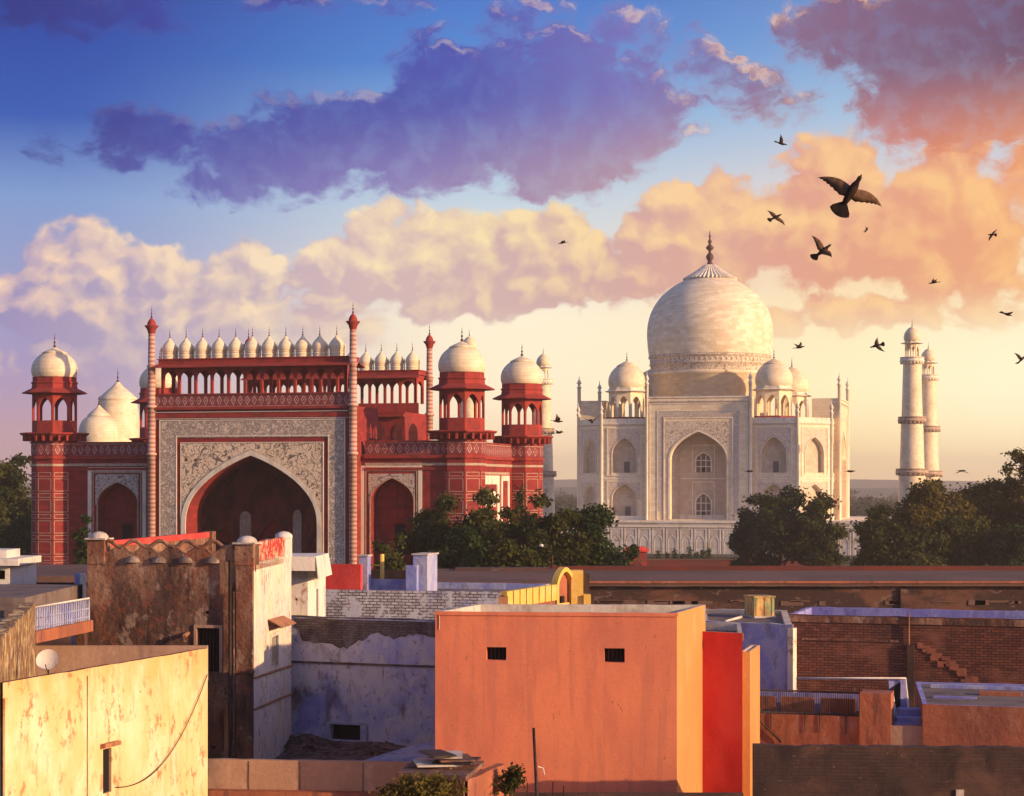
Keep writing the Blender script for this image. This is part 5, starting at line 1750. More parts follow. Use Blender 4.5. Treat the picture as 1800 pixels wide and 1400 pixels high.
# corner posts with domed caps
for i, (x0, x1, yt) in enumerate(((0, .55, 949), (Fr.u(413, 0), L, 955))):
    zt = Fr.z(yt, 0, 0)
    p = MB(fr_); p.box(x0, x1, -.03, .5, ZW - .1, zt); po = p.build('post', M['weathered'], o)
    c = MB(fr_); c.box(x0 - .06, x1 + .06, -.1, .57, zt, zt + .05)
    cx, w_ = (x0 + x1) / 2, (x1 - x0) / 2 + .02
    for k in range(4):
        r0, r1 = w_ * math.cos(k * .39), w_ * math.cos((k + 1) * .39)
        z0_, z1_ = zt + .05 + .2 * math.sin(k * .39), zt + .05 + .2 * math.sin((k + 1) * .39)
        for sa in range(12):
            a, b_ = sa * 6.2832 / 12, (sa + 1) * 6.2832 / 12
            c.face(((cx + r0 * math.cos(a), .23 + r0 * math.sin(a), z0_), (cx + r0 * math.cos(b_), .23 + r0 * math.sin(b_), z0_), (cx + r1 * math.cos(b_), .23 + r1 * math.sin(b_), z1_), (cx + r1 * math.cos(a), .23 + r1 * math.sin(a), z1_)), None, True)
    c.build('cap', M['pale_cement'], po)
# pilaster and pipes down the front
p = MB(fr_); p.box(Fr.u(416, 0), L - .02, -.07, 0, 2, ZW - .12); p.build('pilaster', M['weathered'], o)
for px, r_, ya, yb, mt in ((407, .05, 985, 1330, 'iron'), (401, .075, 1238, 1360, 'clay_pipe'), (413, .03, 1040, 1330, 'rust_sheet')):
    x = Fr.u(px, 0)
    p = MB(fr_); p.tube([(x, -.1 - r_, Fr.z(yb, x, 0)), (x + .01, -.1 - r_, (Fr.z(ya, x, 0) + Fr.z(yb, x, 0)) / 2), (x, -.1 - r_, Fr.z(ya, x, 0))], r_, 8)
    p.build('drainpipe', M[mt], o)
for y in (1160, 1185):
    x = Fr.u(330, 0)
p = MB(fr_); x = Fr.u(331, 0); p.tube([(x, 0, Fr.z(1113, x, 0)), (x - .05, -.22, Fr.z(1118, x, 0)), (x - .06, -.24, Fr.z(1127, x, 0))], .06, 8, .10); p.build('spout', M['clay_pipe'], o)
p = MB(fr_); p.box(Fr.u(415, 0), L + .03, -.12, 0, Fr.z(1186, 7, 0), Fr.z(1181, 7, 0)); p.build('string_course', M['weathered'], o)
# scalloped railing
zt0 = ZW + .02
xa, xb = .55, Fr.u(413, 0)
per = Fr.u(233, 0) - Fr.u(187, 0)
N = 120
xs = [xa + (xb - xa) * i / N for i in range(N + 1)]
def wav(x): return math.cos(6.2832 * (x - Fr.u(233, 0)) / per)
up_, lo_, fill = MB(fr_), MB(fr_), MB(fr_)
up_.tube([(x, .1, zt0 + .50 + .10 * wav(x)) for x in xs], .062, 8)
lo_.tube([(x, .1, zt0 + .33 - .11 * wav(x)) for x in xs], .05, 8)
for a, b_ in zip(xs, xs[1:]):
    za, zb = zt0 + .33 - .11 * wav(a), zt0 + .33 - .11 * wav(b_)
    fill.face(((a, .06, zt0 - .05), (b_, .06, zt0 - .05), (b_, .06, zb), (a, .06, za)))
    fill.face(((b_, .14, zt0 - .05), (a, .14, zt0 - .05), (a, .14, za), (b_, .14, zb)))
rl_ = up_.build('scalloped_rail', M['weathered'], o); lo_.build('scalloped_rail', M['weathered'], o); fill.build('parapet_panel', M['weathered'], o)
k = 0
x = Fr.u(233, 0)
while x < xb - .2:
    c = MB(fr_)
    for i in range(4):
        r0, r1 = .24 * math.cos(i * .39), .24 * math.cos((i + 1) * .39)
        z0_, z1_ = zt0 - .06 + .2 * math.sin(i * .39), zt0 - .06 + .2 * math.sin((i + 1) * .39)
        for sa in range(12):
            a, b_ = sa * 6.2832 / 12, (sa + 1) * 6.2832 / 12
            c.face(((x + r0 * math.cos(a), .0 + .6 * r0 * math.sin(a), z0_), (x + r0 * math.cos(b_), .6 * r0 * math.sin(b_), z0_), (x + r1 * math.cos(b_), .6 * r1 * math.sin(b_), z1_), (x + r1 * math.cos(a), .6 * r1 * math.sin(a), z1_)), None, True)
    c.build('railing_boss', M['boss_stone'], o)
    x += per
# higher parapet of the sunlit side, flaking red
fr_, L, Fr = wf(o, w1, w2)
p = MB(fr_); rectwall(p, L * .80, ZW - .25, 14.22, (), .2, .02, 3, .3, .2, None, .6); p.build('side_parapet', M['red_flaking'], o)
p = MB(fr_); p.box(L * .8, L, -.03, .3, ZW - .1, 14.22); p.lathe([(.30, 14.2), (.28, 14.3), (.16, 14.38), (0, 14.41)], L * .9, .14, 12); p.build('post', M['cream_lit'], o)
w_ = MB(fr_); w_.frame(win[0] - .08, win[1] + .08, win[2], win[3] + .06, .1, 0, .05); w_.build('window_frame', M['white_paint'], o)
aw = MB(fr_)
za = Frs.z(1092, win[0], 0)
aw.face(((win[0] - .5, -.02, za + .08), (win[1] + 1.0, -.02, za + .02), (win[1] + 1.1, -.42, za - .22), (win[0] - .4, -.42, za - .16)))
aw.face(((win[0] - .4, -.42, za - .20), (win[1] + 1.1, -.42, za - .26), (win[1] + 1.0, -.02, za - .02), (win[0] - .5, -.02, za + .04)))
aw.face(((win[0] - .4, -.42, za - .20), (win[0] - .4, -.42, za - .16), (win[1] + 1.1, -.42, za - .22), (win[1] + 1.1, -.42, za - .26)))
aw.build('awning', M['clay_pipe'], o)
for y in (1180, 1232):
    c = MB(fr_); z_ = Frs.z(y, L * .5, 0); c.tube([(0, -.03, z_ + .12), (L * .5, -.04, z_), (L, -.03, z_ - .14)], .035, 6); c.build('wall_pipe', M['clay_pipe'], o)
# red roof parapet behind the railing
r0, r1 = lev(188, 953, 14.15), lev(368, 937, 14.15)
fr_, L, Fr = wf(o, r0, r1)
p = MB(fr_); p.box(0, L, 0, .25, 13.98, 14.17); p.build('roof_parapet', M['red_paint'], o)
p = MB(fr_); p.box(0, L, .03, .25, 13.2, 13.98); p.build('roof_wall', M['weathered'], o)
p = MB(fr_); p.box(L, L + .5, -.1, .3, 13.3, 14.2); p.build('post', M['weathered'], o)

# ---- yellow wall house at the lower left
ZY = 12.0
y0, y1 = lev(5, 1201, ZY), lev(365, 1140, ZY)
d_ = ((y1[0] - y0[0]), (y1[1] - y0[1]))
fry, Ly, Fry = two(y0, y1)
slit = hole(Fry, 181, 196, 1316, 1394)
o = empty('yellow_house', (y0[0], y0[1], 0)); tag(o, 'sunlit peeling yellow plaster house wall with one narrow slit opening', 'house')
fr_, L, Fr = wf(o, y0, y1)
wm, pr = MB(fr_), MB(fr_)
rectwall(wm, L, 0, ZY, [slit], .07, .008, 5, .4, .16, pr, .9)
wm.face(((L, 0, 0), (L, .16, 0), (L, .16, ZY - .01), (L, 0, ZY - .01)))
wm.build('wall', M['yellow_plaster'], o); pr.build('parapet', M['weathered'], o)
wm = MB(fr_); wm.box(-3.2, -.03, .05, .3, 0, ZY + .03); wm.build('wall', M['yellow_plaster'], o)
p = MB(fr_); p.face(((slit[0], .065, slit[2]), (slit[1], .065, slit[2]), (slit[1], .065, slit[3]), (slit[0], .065, slit[3]))); p.build('window', M['black'], o)
p = MB(fr_); p.box(slit[0] - .12, slit[1] + .22, -.12, 0, slit[3] + .04, slit[3] + .13); p.build('window_ledge', M['clay_pipe'], o)
p = MB(fr_); x = Fr.u(153, 0); p.box(x - .012, x + .012, -.012, 0, 0, ZY - .15); p.build('seam', M['rubble'], o)
p = MB(fr_); p.box(0, .12, -.05, 0, 0, ZY - .3); p.build('pilaster', M['yellow_plaster'], o)
dk = MB()
dk.face([(p_[0] - o.location.x, p_[1] - o.location.y, 10.3) for p_ in (y0, y1, (at(360, 0, 56)[0], 56.0), (-15.5, 56.5), (-16, 38))])
dk.build('roof', M['roof_grey'], o)
rw = MB(); rw.box(-15.4 - o.location.x, at(364, 0, 56)[0] - o.location.x, 56.0 - o.location.y, 56.2 - o.location.y, 10.2, 11.24); rw.build('roof_wall', M['beige_cement'], o)
# cable slung across the wall
pts = []
for i in range(25):
    t_ = i / 24
    px = 361 - 160 * t_
    py = 1186 + 198 * (1 - (1 - t_) ** 2.3)
    u = Fr.u(px, 0)
    wx, wy = Fr.world(u, -.05)
    pts.append((wx, wy, Fr.z(py, u, 0)))
cb = MB(); cb.tube(pts, .012, 5); tag(cb.build('cable', M['iron']), 'thin dark cable sagging across the sunlit yellow wall', 'cable')
# satellite dish on that roof
ds = empty('satellite_dish', at(84, 1182, 44.5)); tag(ds, 'small white round satellite dish behind the top of the yellow wall', 'satellite dish')
m_ = MB(); rr = .26
tilt = Matrix.Rotation(R(62), 3, 'X') @ Matrix.Identity(3)
prev = None
for i in range(6):
    r_ = rr * i / 5
    ring = [tilt @ Vector((r_ * math.cos(a * .2618), r_ * math.sin(a * .2618), .26 * r_ * r_ / rr)) + Vector((0, 0, .27)) for a in range(24)]
    if prev:
        for a in range(24):
            m_.face([tuple(prev[a]), tuple(prev[(a + 1) % 24]), tuple(ring[(a + 1) % 24]), tuple(ring[a])], None, True)
            m_.face([tuple(x + Vector((0, .012, 0))) for x in (ring[a], ring[(a + 1) % 24], prev[(a + 1) % 24], prev[a])], None, True)
    prev = ring
m_.build('reflector', M['white_paint'], ds)
m_ = MB(); m_.tube([(0, .05, -1.3), (0, .05, .25)], .018, 6); m_.build('mast', M['iron'], ds)
m_ = MB(); m_.tube([(0, 0, .02), (.02, -.2, .1), (0, -.24, .2)], .010, 5, .016); m_.build('feed_arm', M['iron'], ds)

# ---- crumbling lit wall at the far left, slab roof, white hut, balcony
g0, g1 = lev(-40, 1165, 12.75), lev(62, 1060, 12.75)
o = empty('crumbling_wall', (g1[0], g1[1], 0)); tag(o, 'crumbling sunlit yellow wall end at the far left above the yellow house', 'wall')
fr_, L, Fr = wf(o, g0, g1)
p = MB(fr_); rectwall(p, L, 10.2, 12.75, (), .2, .05, 9, .3, .35); p.box(L - .002, L, 0, .35, 10.2, 12.72); p.build('wall', M['yellow_peeling'], o)
b0 = (g1[0] - .4, g1[1] + .5)
sh = MB(); bx, by = b0[0] - o.location.x, b0[1] - o.location.y
sh.box(bx - 8, bx, by, by + 7, 12.3, 12.86); sh.build('slab_roof', M['roof_grey'], o)
wh = at(0, 1055, 62); wx1 = at(17, 0, 62)[0]
o = empty('white_hut', (wx1, 62, 0)); tag(o, 'small white rooftop hut with a projecting flat roof at the left edge', 'hut')
p = MB((0, 0, 1, 0))
hz = at(0, 994, 62)[2]
rectfr = (-3, 0, 1, 0)
p.fr = rectfr; rectwall(p, 3, 10, hz, [(2.55, 2.85, at(0, 1019, 62)[2], at(0, 1003, 62)[2])], .3)
p.fr = (0, 0, .1, .995); rectwall(p, 2.5, 10, hz)
p.build('wall', M['white_paint'], o)
p = MB(); p.box(-.5, -.1, .29, .3, 10.5, hz - .1); p.build('window', M['black'], o)
p = MB(); p.box(-3, .36, -.35, 2.7, hz, at(0, 982, 62)[2]); p.build('roof', M['white_paint'], o)
p = MB(); p.box(-3, -.18, .3, 2, at(0, 982, 62)[2], at(0, 968, 62)[2]); p.build('roof_block', M['white_paint'], o)
# balcony with blue railing
c0, c1 = lev(60, 1068, 12.6), lev(156, 1052, 12.6)
o = empty('balcony', (c0[0], c0[1], 0)); tag(o, 'balcony with pale blue railing and reddish floor slab left of the weathered house', 'balcony')
fr_, L, Fr = wf(o, c0, c1)
p = MB(fr_); p.tube([(0, 0, 12.6), (L, 0, 12.6)], .03, 6); p.build('handrail', M['white_paint'], o)
p = MB(fr_)
for k in range(25):
    x = L * k / 24
    p.tube([(x, 0, 11.95), (x, 0, 12.6)], .018 if k % 8 else .035, 5)
for z in (12.05, 12.3):
    p.tube([(0, 0, z), (L, 0, z)], .018, 5)
p.build('railing', M['blue_wash'], o)
p = MB(fr_); p.box(0, L, .10, .14, 11.95, 12.55); p.build('railing_panel', M['blue_wash'], o)
p = MB(fr_); p.box(-.1, L + .1, -.1, 2, 11.62, 11.95); p.build('floor_slab', M['terracotta_wash'], o)
p = MB(fr_); p.box(-.1, L + .1, 1.7, 2, 10.8, 11.62); p.box(L - .35, L - .1, 0, .3, 10.8, 11.62); p.build('lower_wall', M['weathered'], o)
# blue and white post behind
x, y, zt = at(131, 1008, 66); x1 = at(149, 0, 66)[0]
o = empty('rooftop_post', (x, y, 0)); tag(o, 'blue and white striped chimney post left of the weathered house', 'post')
p = MB(); p.box(0, (x1 - x) * .5, 0, .3, 10, zt); p.box(-.1, (x1 - x) * .6, -.08, .3, 10, zt - .9); p.build('shaft', M['blue_wash'], o)
p = MB(); p.box((x1 - x) * .52, (x1 - x) * .95, -.02, .3, 10, zt - .02); p.build('white_side', M['white_paint'], o)
# dark long wall beyond the left roofs
x0, x1, zz = at(-600, 0, 105)[0], at(170, 0, 105)[0], at(0, 1012, 105)[2]
o = empty('dark_roofed_range', (x0, 105, 0)); tag(o, 'long dark flat roofed range below the left corner tower of the gateway', 'building')
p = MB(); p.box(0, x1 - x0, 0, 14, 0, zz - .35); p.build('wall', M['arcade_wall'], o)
p = MB(); p.box(-.3, x1 - x0 + .3, -.6, 14.2, zz - .35, zz); p.build('roof', M['arcade_roof'], o)

# ---- violet washed courtyard wall
ZV = 11.45
v0, v1 = at(500, 0, 65)[:2], at(782, 0, 63)[:2]
frv, Lv, Frv = two(v0, v1)
vh = hole(Frv, 580, 633, 1274, 1302)
o, _ = house('violet_house', 'shaded house wall of patchy white and violet wash over brick, with one low opening', 'house', [v0, v1, (v1[0] + .2, v1[1] + .8), (v0[0] + .2, v0[1] + .8)], 0, ZV,
             (M['violet_wash'], M['grey_masonry'], M['roof_grey']), .25, .4, {0: [vh]}, .02)
fr_, L, Fr = wf(o, v0, v1)
p = MB(fr_)
z_ = Frv.z(1166, 2, 0)
p.box(0, L, -.05, 0, z_ - .03, z_ + .03); p.build('string_course', M['rubble'], o)
p = MB(fr_); p.frame(vh[0] - .12, vh[1] + .3, vh[2] - .1, vh[3] + .08, .08, 0, .03); p.build('window_frame', M['blue_wash'], o)
px_ = MB(fr_)
rnd = random.Random(21)
# patch where the plaster has fallen off along the top
pt_ = [(Fr.u(518, 0), ZV - .03)]
zz = ZV - .03
bot = []
for i in range(40):
    t_ = i / 39
    x = Fr.u(518, 0) + (L - .02 - Fr.u(518, 0)) * t_
    depth_ = (.62 + .35 * math.exp(-((t_ - .27) / .14) ** 2) + .10 * math.sin(t_ * 21) + rnd.uniform(-.06, .06)) * (1 if t_ > .05 else .5)
    bot.append((x, zz - depth_ * (1 if t_ < .5 else .8)))
for (xa, za), (xb, zb) in zip(bot, bot[1:]):
    px_.face(((xa, -.012, za), (xb, -.012, zb), (xb, -.012, zz), (xa, -.012, zz)))
px_.build('bare_masonry', M['grey_masonry'], o)
# courtyard floor, rubble, tarpaulin
cf = MB(); cf.face([(-9, 44.5, 7.2), (2, 44.5, 7.2), (2, 65.5, 7.2), (-9, 65.5, 7.2)]); structure(cf.build('courtyard', M['rubble']))
rb = MB()
rnd = random.Random(4)
for k in range(240):
    px = 505 + 270 * rnd.random() ** 1.6
    Y = rnd.uniform(61.8, 63.9)
    x = (px - 900) * Y / F
    s = rnd.uniform(.05, .20)
    z = 7.2 + max(0, (Y - 61.8) / 2.1) * .42 * math.exp(-((px - 530) / 50) ** 2) + .22 * math.exp(-((px - 665) / 60) ** 2) * .6 * (Y - 61.6) / 2
    pts = [Vector((rnd.uniform(-s, s), rnd.uniform(-s, s), rnd.uniform(-s * .6, s * .6))) for _ in range(4)]
    c_ = Vector((x, Y, z))
    a, b_, c2, d2 = [tuple(c_ + p_) for p_ in pts]
    for tri in ((a, b_, c2), (a, c2, d2), (a, d2, b_), (b_, d2, c2)):
        rb.face(tri)
for i in range(14):
    xa = (505 + i * 20 - 900) * 63.2 / F
    h_ = lambda p_: 7.2 + .42 * math.exp(-((p_ - 530) / 50) ** 2) + .2 * math.exp(-((p_ - 665) / 60) ** 2)
    p0_, p1_ = 505 + i * 20, 525 + i * 20
    f_ = lambda p_, Y: ((p_ - 900) * Y / F, Y)
    A, B = f_(p0_, 61.8), f_(p1_, 61.8); C, D = f_(p1_, 64.2), f_(p0_, 64.2)
    rb.face((A + (7.21,), B + (7.21,), C + (h_(p1_),), D + (h_(p0_),)))
tag(rb.build('rubble', M['rubble']), 'heap of broken masonry along the foot of the violet wall', 'rubble', kind='stuff')
tp = MB()
P = [lev(635, 1338, 7.45) + (7.45,), lev(706, 1313, 7.6) + (7.55,), lev(768, 1310, 7.6) + (7.75,), lev(775, 1328, 7.5) + (7.6,), lev(720, 1341, 7.45) + (7.4,)]
tp.face(P); tp.face([(x, y, z - .03) for x, y, z in reversed(P)])
for a, b_ in zip(P, P[1:] + P[:1]):
    tp.face(((a[0], a[1], a[2] - .03), (b_[0], b_[1], b_[2] - .03), b_, a))
tag(tp.build('tarpaulin', M['blue_wash']), 'pale blue sheet lying in the courtyard beside the orange house', 'sheet')

# ---- white block with cantilevered slab
o = empty('white_block', at(505, 0, 67.5)[:2] + (0,)); ox, oy = o.location.x, o.location.y
tag(o, 'small white rooftop block with a thick projecting slab, right of the weathered house', 'building')
def X(px, Y): return at(px, 0, Y)[0] - ox
def Zp(py, Y): return at(0, py, Y)[2]
p = MB(); p.box(0, X(541, 67.5), 0, 2.2, 9, Zp(1004, 67.5)); p.build('wall', M['cream_lit'], o)
p = MB((X(541, 67.5), 0, .30, .954)); rectwall(p, 1.6, 9, Zp(1003, 67.5), [(.75, .95, 9.5, Zp(1038, 67.5))], .15); p.build('side_wall', M['white_paint'], o)
p = MB(); p.box(X(519, 67.4), X(522, 67.4), -.004, 0, Zp(1056, 67.4), Zp(1052, 67.4)); p.build('vent', M['black'], o)
p = MB()
zt, zb = Zp(978, 67), Zp(1003, 67)
p.prism([(X(499, 67), -.9), (X(556, 67), -.9), (X(573, 69), 2.4), (X(505, 69), 2.4)], zb, zt, True, True)
p.build('slab', M['white_paint'], o)
p = MB()
a0, a1 = (X(557, 67), -.9), (X(573, 69), 2.4)
p.face(((a0[0] + .01, a0[1], zt - .02), (a0[0] + .12, a0[1], zb - .28), (a1[0] + .14, a1[1], zb - .28), (a1[0] + .01, a1[1], zt - .02)))
p.face(((a0[0] + .01, a0[1], zt - .1), (a1[0] + .01, a1[1], zt - .1), (a1[0] + .09, a1[1], zb - .28), (a0[0] + .07, a0[1], zb - .28)))
p.face(((a0[0] + .01, a0[1], zt - .02), (a0[0] + .01, a0[1], zt - .1), (a0[0] + .07, a0[1], zb - .28), (a0[0] + .12, a0[1], zb - .28)))
p.build('sloping_shade', M['white_paint'], o)

# ---- white brick house with red panel and blue posts behind
ZN = at(0, 1040, 71)[2]
n0, n1 = at(545, 0, 72.5)[:2], at(900, 0, 70.5)[:2]
o, _ = house('white_brick_house', 'low house of whitewashed brick with a red panel and two blue posts on its roof', 'house', [n0, n1, (n1[0] + 1.5, n1[1] + 6), (n0[0] + 1.5, n0[1] + 6)], 0, ZN,
             (M['white_brick'], M['blue_wash'], M['roof_grey']), .2, .25, None, .01)
fr_, L, Fr = wf(o, n0, n1)
p = MB(fr_); u0, u1 = Fr.u(556, .3), Fr.u(634, .3); p.box(u0, u1, .3, .5, ZN - .3, Fr.z(992, 1, .3)); p.build('red_panel', M['red_paint'], o)
def post(u0, u1, d0, d1, yt, mat='blue_wash'):
    p = MB(fr_); p.box(u0, u1, d0, d1, ZN - .2, Fr.z(yt, u0, d0)); po = p.build('roof_post', M[mat], o)
    c = MB(fr_); c.box(u0 - .05, u1 + .05, d0 - .05, d1 + .05, Fr.z(yt, u0, d0), Fr.z(yt - 2.5, u0, d0)); c.build('cap', M['pale_cement'], po)
post(Fr.u(631, .6), Fr.u(646, .6), .6, 1.0, 978)
post(Fr.u(726, .6), Fr.u(751, .6), .6, 1.9, 976)
p = MB(fr_); p.box(Fr.u(714, .4), Fr.u(733, .4), .35, .6, ZN - .2, Fr.z(994, 3, .4)); p.build('roof_post', M['blue_wash'], o)
p = MB(fr_); p.box(Fr.u(646, 1.3), Fr.u(726, 1.3), 1.3, 1.5, ZN - .2, Fr.z(1019, 3, 1.3)); p.build('roof_wall', M['blue_wash'], o)
p = MB(fr_); p.box(Fr.u(648, 2.6), Fr.u(722, 2.6), 2.6, 2.8, ZN - .2, Fr.z(1003, 3, 2.6)); p.build('roof_wall', M['dark_masonry'], o)
p = MB(fr_); x = Fr.u(668, 1.6); p.box(x, x + .07, 1.6, 1.9, ZN - .2, Fr.z(975, 3, 1.6)); p.box(x - .5, x, 1.68, 1.74, Fr.z(996, 3, 1.6), Fr.z(993, 3, 1.6)); p.build('clothes_post', M['bright_yellow'], o)
# dark long roof behind
x0, x1 = at(752, 0, 82)[0], at(986, 0, 82)[0]
o = empty('dark_roof_house', (x0, 82, 0)); tag(o, 'long low house with a dark flat roof behind the white brick house', 'house')
p = MB(); p.box(0, x1 - x0, 0, 12, 0, at(0, 1031, 82)[2]); p.build('wall', M['arcade_wall'], o)
p = MB(); p.box(-.2, x1 - x0, -.3, 12, at(0, 1031, 82)[2], at(0, 1022, 82)[2]); p.build('roof', M['arcade_roof'], o)
p = MB(); p.box(at(800, 0, 92)[0] - x0, x1 - x0 - .3, 9.8, 11.8, at(0, 1022, 82)[2], at(0, 1000, 92)[2]); p.build('upper_wall', M['arcade_wall'], o)
# street lamp among the trees
o = empty('street_lamp', at(970, 0, 100)[:2] + (0,)); tag(o, 'tall street lamp with curved arm rising behind the yellow arch', 'street lamp')
zl_ = at(0, 958, 100)[2]
p = MB(); p.tube([(0, 0, 0), (0, 0, zl_ - .5)], .07, 8, .05); p.build('pole', M['red_coping'], o)
p = MB(); p.tube([(0, 0, zl_ - .5), (-.02, 0, zl_ - .12), (-.2, 0, zl_), (-.5, 0, zl_ - .02)], .03, 6); p.build('arm', M['iron'], o)
p = MB(); p.lathe([(.02, zl_ - .1), (.12, zl_ - .09), (.1, zl_ + .02), (0, zl_ + .05)], -.55, 0, 8); p.build('lamp_head', M['white_paint'], o)

# ---- low beige parapet in front, and the shed at the bottom
ZC = 9.25
c0, c1 = lev(363, 1335, ZC), lev(772, 1341, ZC)
o = empty('beige_parapet', (c0[0], c0[1], 0)); tag(o, 'low beige cement parapet wall between the yellow house and the tin shed', 'wall')
fr_, L, Fr = wf(o, c0, c1)
p = MB(fr_); rectwall(p, L, 0, ZC, (), .2, .008, 8, .4, .22, None, .6); p.build('wall', M['beige_cement'], o)
p = MB(fr_); p.box(-.2, L, -.35, 0, 0, Fr.z(1391, 2, -.2)); p.build('ledge', M['terracotta_wash'], o)
for px in (437, 527, 638):
    s_ = MB(fr_); x = Fr.u(px, 0); s_.box(x - .012, x + .012, -.012, 0, 8.5, ZC - .03); s_.build('seam', M['rubble'], o)
# floor in front of it
fz = 8.4
cf = MB(); cf.face([(-9.5, 30, fz), (12, 30, fz), (12, 45.5, fz), (-9.5, 45.5, fz)]); structure(cf.build('lower_terrace', M['terracotta_wash']))

s0, s1, s2, s3 = lev(697, 1358, 10.05), lev(818, 1366, 10.05), lev(852, 1338, 10.05), lev(735, 1332, 10.05)
o = empty('tin_shed', (s0[0], s0[1], 0)); tag(o, 'low shed roofed with rusty sheets, junk piled on top, at the bottom of the picture', 'shed')
pol = [(p_[0] - s0[0], p_[1] - s0[1]) for p_ in (s0, s1, s2, s3)]
p = MB(); p.prism(pol, 9.95, 10.05, True, True); p.build('roof', M['rust_sheet'], o)
cxm, cym = sum(p_[0] for p_ in pol) / 4, sum(p_[1] for p_ in pol) / 4
p = MB(); p.prism([((a - cxm) * .93 + cxm, (b_ - cym) * .93 + cym) for a, b_ in pol], 8.6, 9.95); p.build('wall', M['weathered'], o)
rnd = random.Random(31)
for k in range(6):
    t_ = MB()
    a = rnd.uniform(-.4, .4)
    t_.fr = (cxm + rnd.uniform(-.15, .5), cym + rnd.uniform(0, .5), math.cos(a), math.sin(a))
    z = 10.06 + k * .05
    t_.box(-.55 + k * .06, .5 - k * .05, -.5, .45, z, z + .035); t_.build('loose_sheet', M[('rust_sheet', 'pale_cement', 'iron')[k % 3]], o)
w0_, w1_ = lev(822, 1372, 9.95), lev(888, 1343, 9.95)
o = empty('terracotta_wall', (w0_[0], w0_[1], 0)); tag(o, 'low terracotta plaster wall end right of the tin shed', 'wall')
fr_, L, Fr = wf(o, w0_, w1_)
p = MB(fr_); rectwall(p, L, 8, 9.95, (), .2, .01, 2, .3, .2, None, .5, None); p.box(L, L + .01, 0, .2, 8, 9.93); p.build('wall', M['terracotta_wash'], o)
# creeper at its end and the bush
def bush(name, px, yt, Y, w_, h_, n, seed, label, mat='leaf'):
    rnd = random.Random(seed)
    x, y, z = at(px, yt, Y)
    r_ = empty(name, (x, y, z - h_)); tag(r_, label, 'plant')
    mb = MB()
    lobes = [(rnd.uniform(-.35, .35) * w_, rnd.uniform(-.2, .2) * w_, h_ * rnd.uniform(.45, .75), w_ * .24, w_ * .24, h_ * .3) for _ in range(6)]
    leaf_cloud(mb, rnd, lobes, n, .085); mb.build('foliage', M[mat], r_)
    st = MB()
    for l in lobes:
        st.tube([(0, 0, -.6), (l[0] * .6, l[1] * .6, l[2] * .5), (l[0], l[1], l[2])], .02, 5, .006)
    st.build('stem', M['bark'], r_)
bush('bush', 724, 1368, 36, 1.75, .75, 2600, 51, 'leafy green bush in front of the tin shed at the bottom edge', 'leaf_warm')
bush('creeper', 897, 1342, 40.5, .42, .95, 900, 52, 'dark creeper hanging over the end of the terracotta wall')
# leaning pole
o = empty('leaning_pole', at(949, 1420, 38)); tag(o, 'thin dark pole leaning in front of the orange house', 'pole')
tx, _, tz = at(938, 1281, 38); bx, _, bz = o.location
p = MB(); p.tube([(0, 0, -1), (tx - bx, .1, tz - bz)], .034, 8, .028); p.build('shaft', M['iron'], o)
p = MB(); zz_ = (tz - bz) * .52; p.tube([(-.03, -.03, zz_), (.07, -.05, zz_ - .03), (.09, -.05, zz_ - .16)], .012, 5); p.build('hook', M['white_paint'], o)
for i, (px, yt) in enumerate(((926, 1376), (971, 1375), (990, 1382))):
    p = MB(); a = at(px, yt, 39.5); p.tube([(0, 0, -1.2), (.01, 0, a[2] - 8.9)], .012, 5)
    tag(p.build('steel_rod', M['iron'], None, (a[0], a[1], 8.9)), 'thin bare steel rod standing up at the foot of the orange house', 'rod', 'steel rods at the foot of the orange house')
x0 = at(905, 0, 40)[0]; x1 = at(1322, 0, 40)[0]
p = MB(); p.box(x0, x1, 41.5, 41.7, 8.0, at(0, 1396, 41.5)[2]); tag(p.build('low_kerb_wall', M['dark_masonry']), 'dark low wall top along the bottom edge below the orange house', 'wall')

# ---- right side: long arcade range across the view
x0, x1 = at(985, 0, 120)[0], at(2500, 0, 120)[0]
zt = at(0, 1021.5, 120)[2]
o = empty('arcade_range', (x0, 120, 0)); tag(o, 'very long low weathered range with a flat roof crossing the right half of the picture', 'building')
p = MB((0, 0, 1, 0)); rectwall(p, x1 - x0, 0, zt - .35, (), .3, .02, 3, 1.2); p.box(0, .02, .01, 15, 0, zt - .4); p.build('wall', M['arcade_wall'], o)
p = MB(); p.box(-.5, x1 - x0, -.5, 15.2, zt - .3, zt); p.build('roof', M['arcade_roof'], o)
p = MB(); p.box(-.4, x1 - x0, 14.6, 15.1, zt, at(0, 995, 135)[2]); p.build('rear_parapet', M['red_coping'], o)
p = MB(); p.box(-.3, x1 - x0, -.62, -.52, zt - .12, zt + .02); p.build('roof_edge', M['terracotta_wash'], o)
p = MB()
rnd = random.Random(77)
for k in range(34):
    x = rnd.uniform(1, x1 - x0 - 2)
    p = MB(); p.box(x, x + rnd.uniform(.3, 1.6), -.06, 0, zt - rnd.uniform(1.3, 1.6), zt - rnd.uniform(1.2, 1.28)); p.build('projecting_stone', M['arcade_roof'], o)
bt = MB(); x = at(1598, 0, 119.6)[0] - x0; bt.box(x - .5, x + .5, -.25, 0, 0, zt - .5); bt.build('buttress', M['arcade_wall'], o)
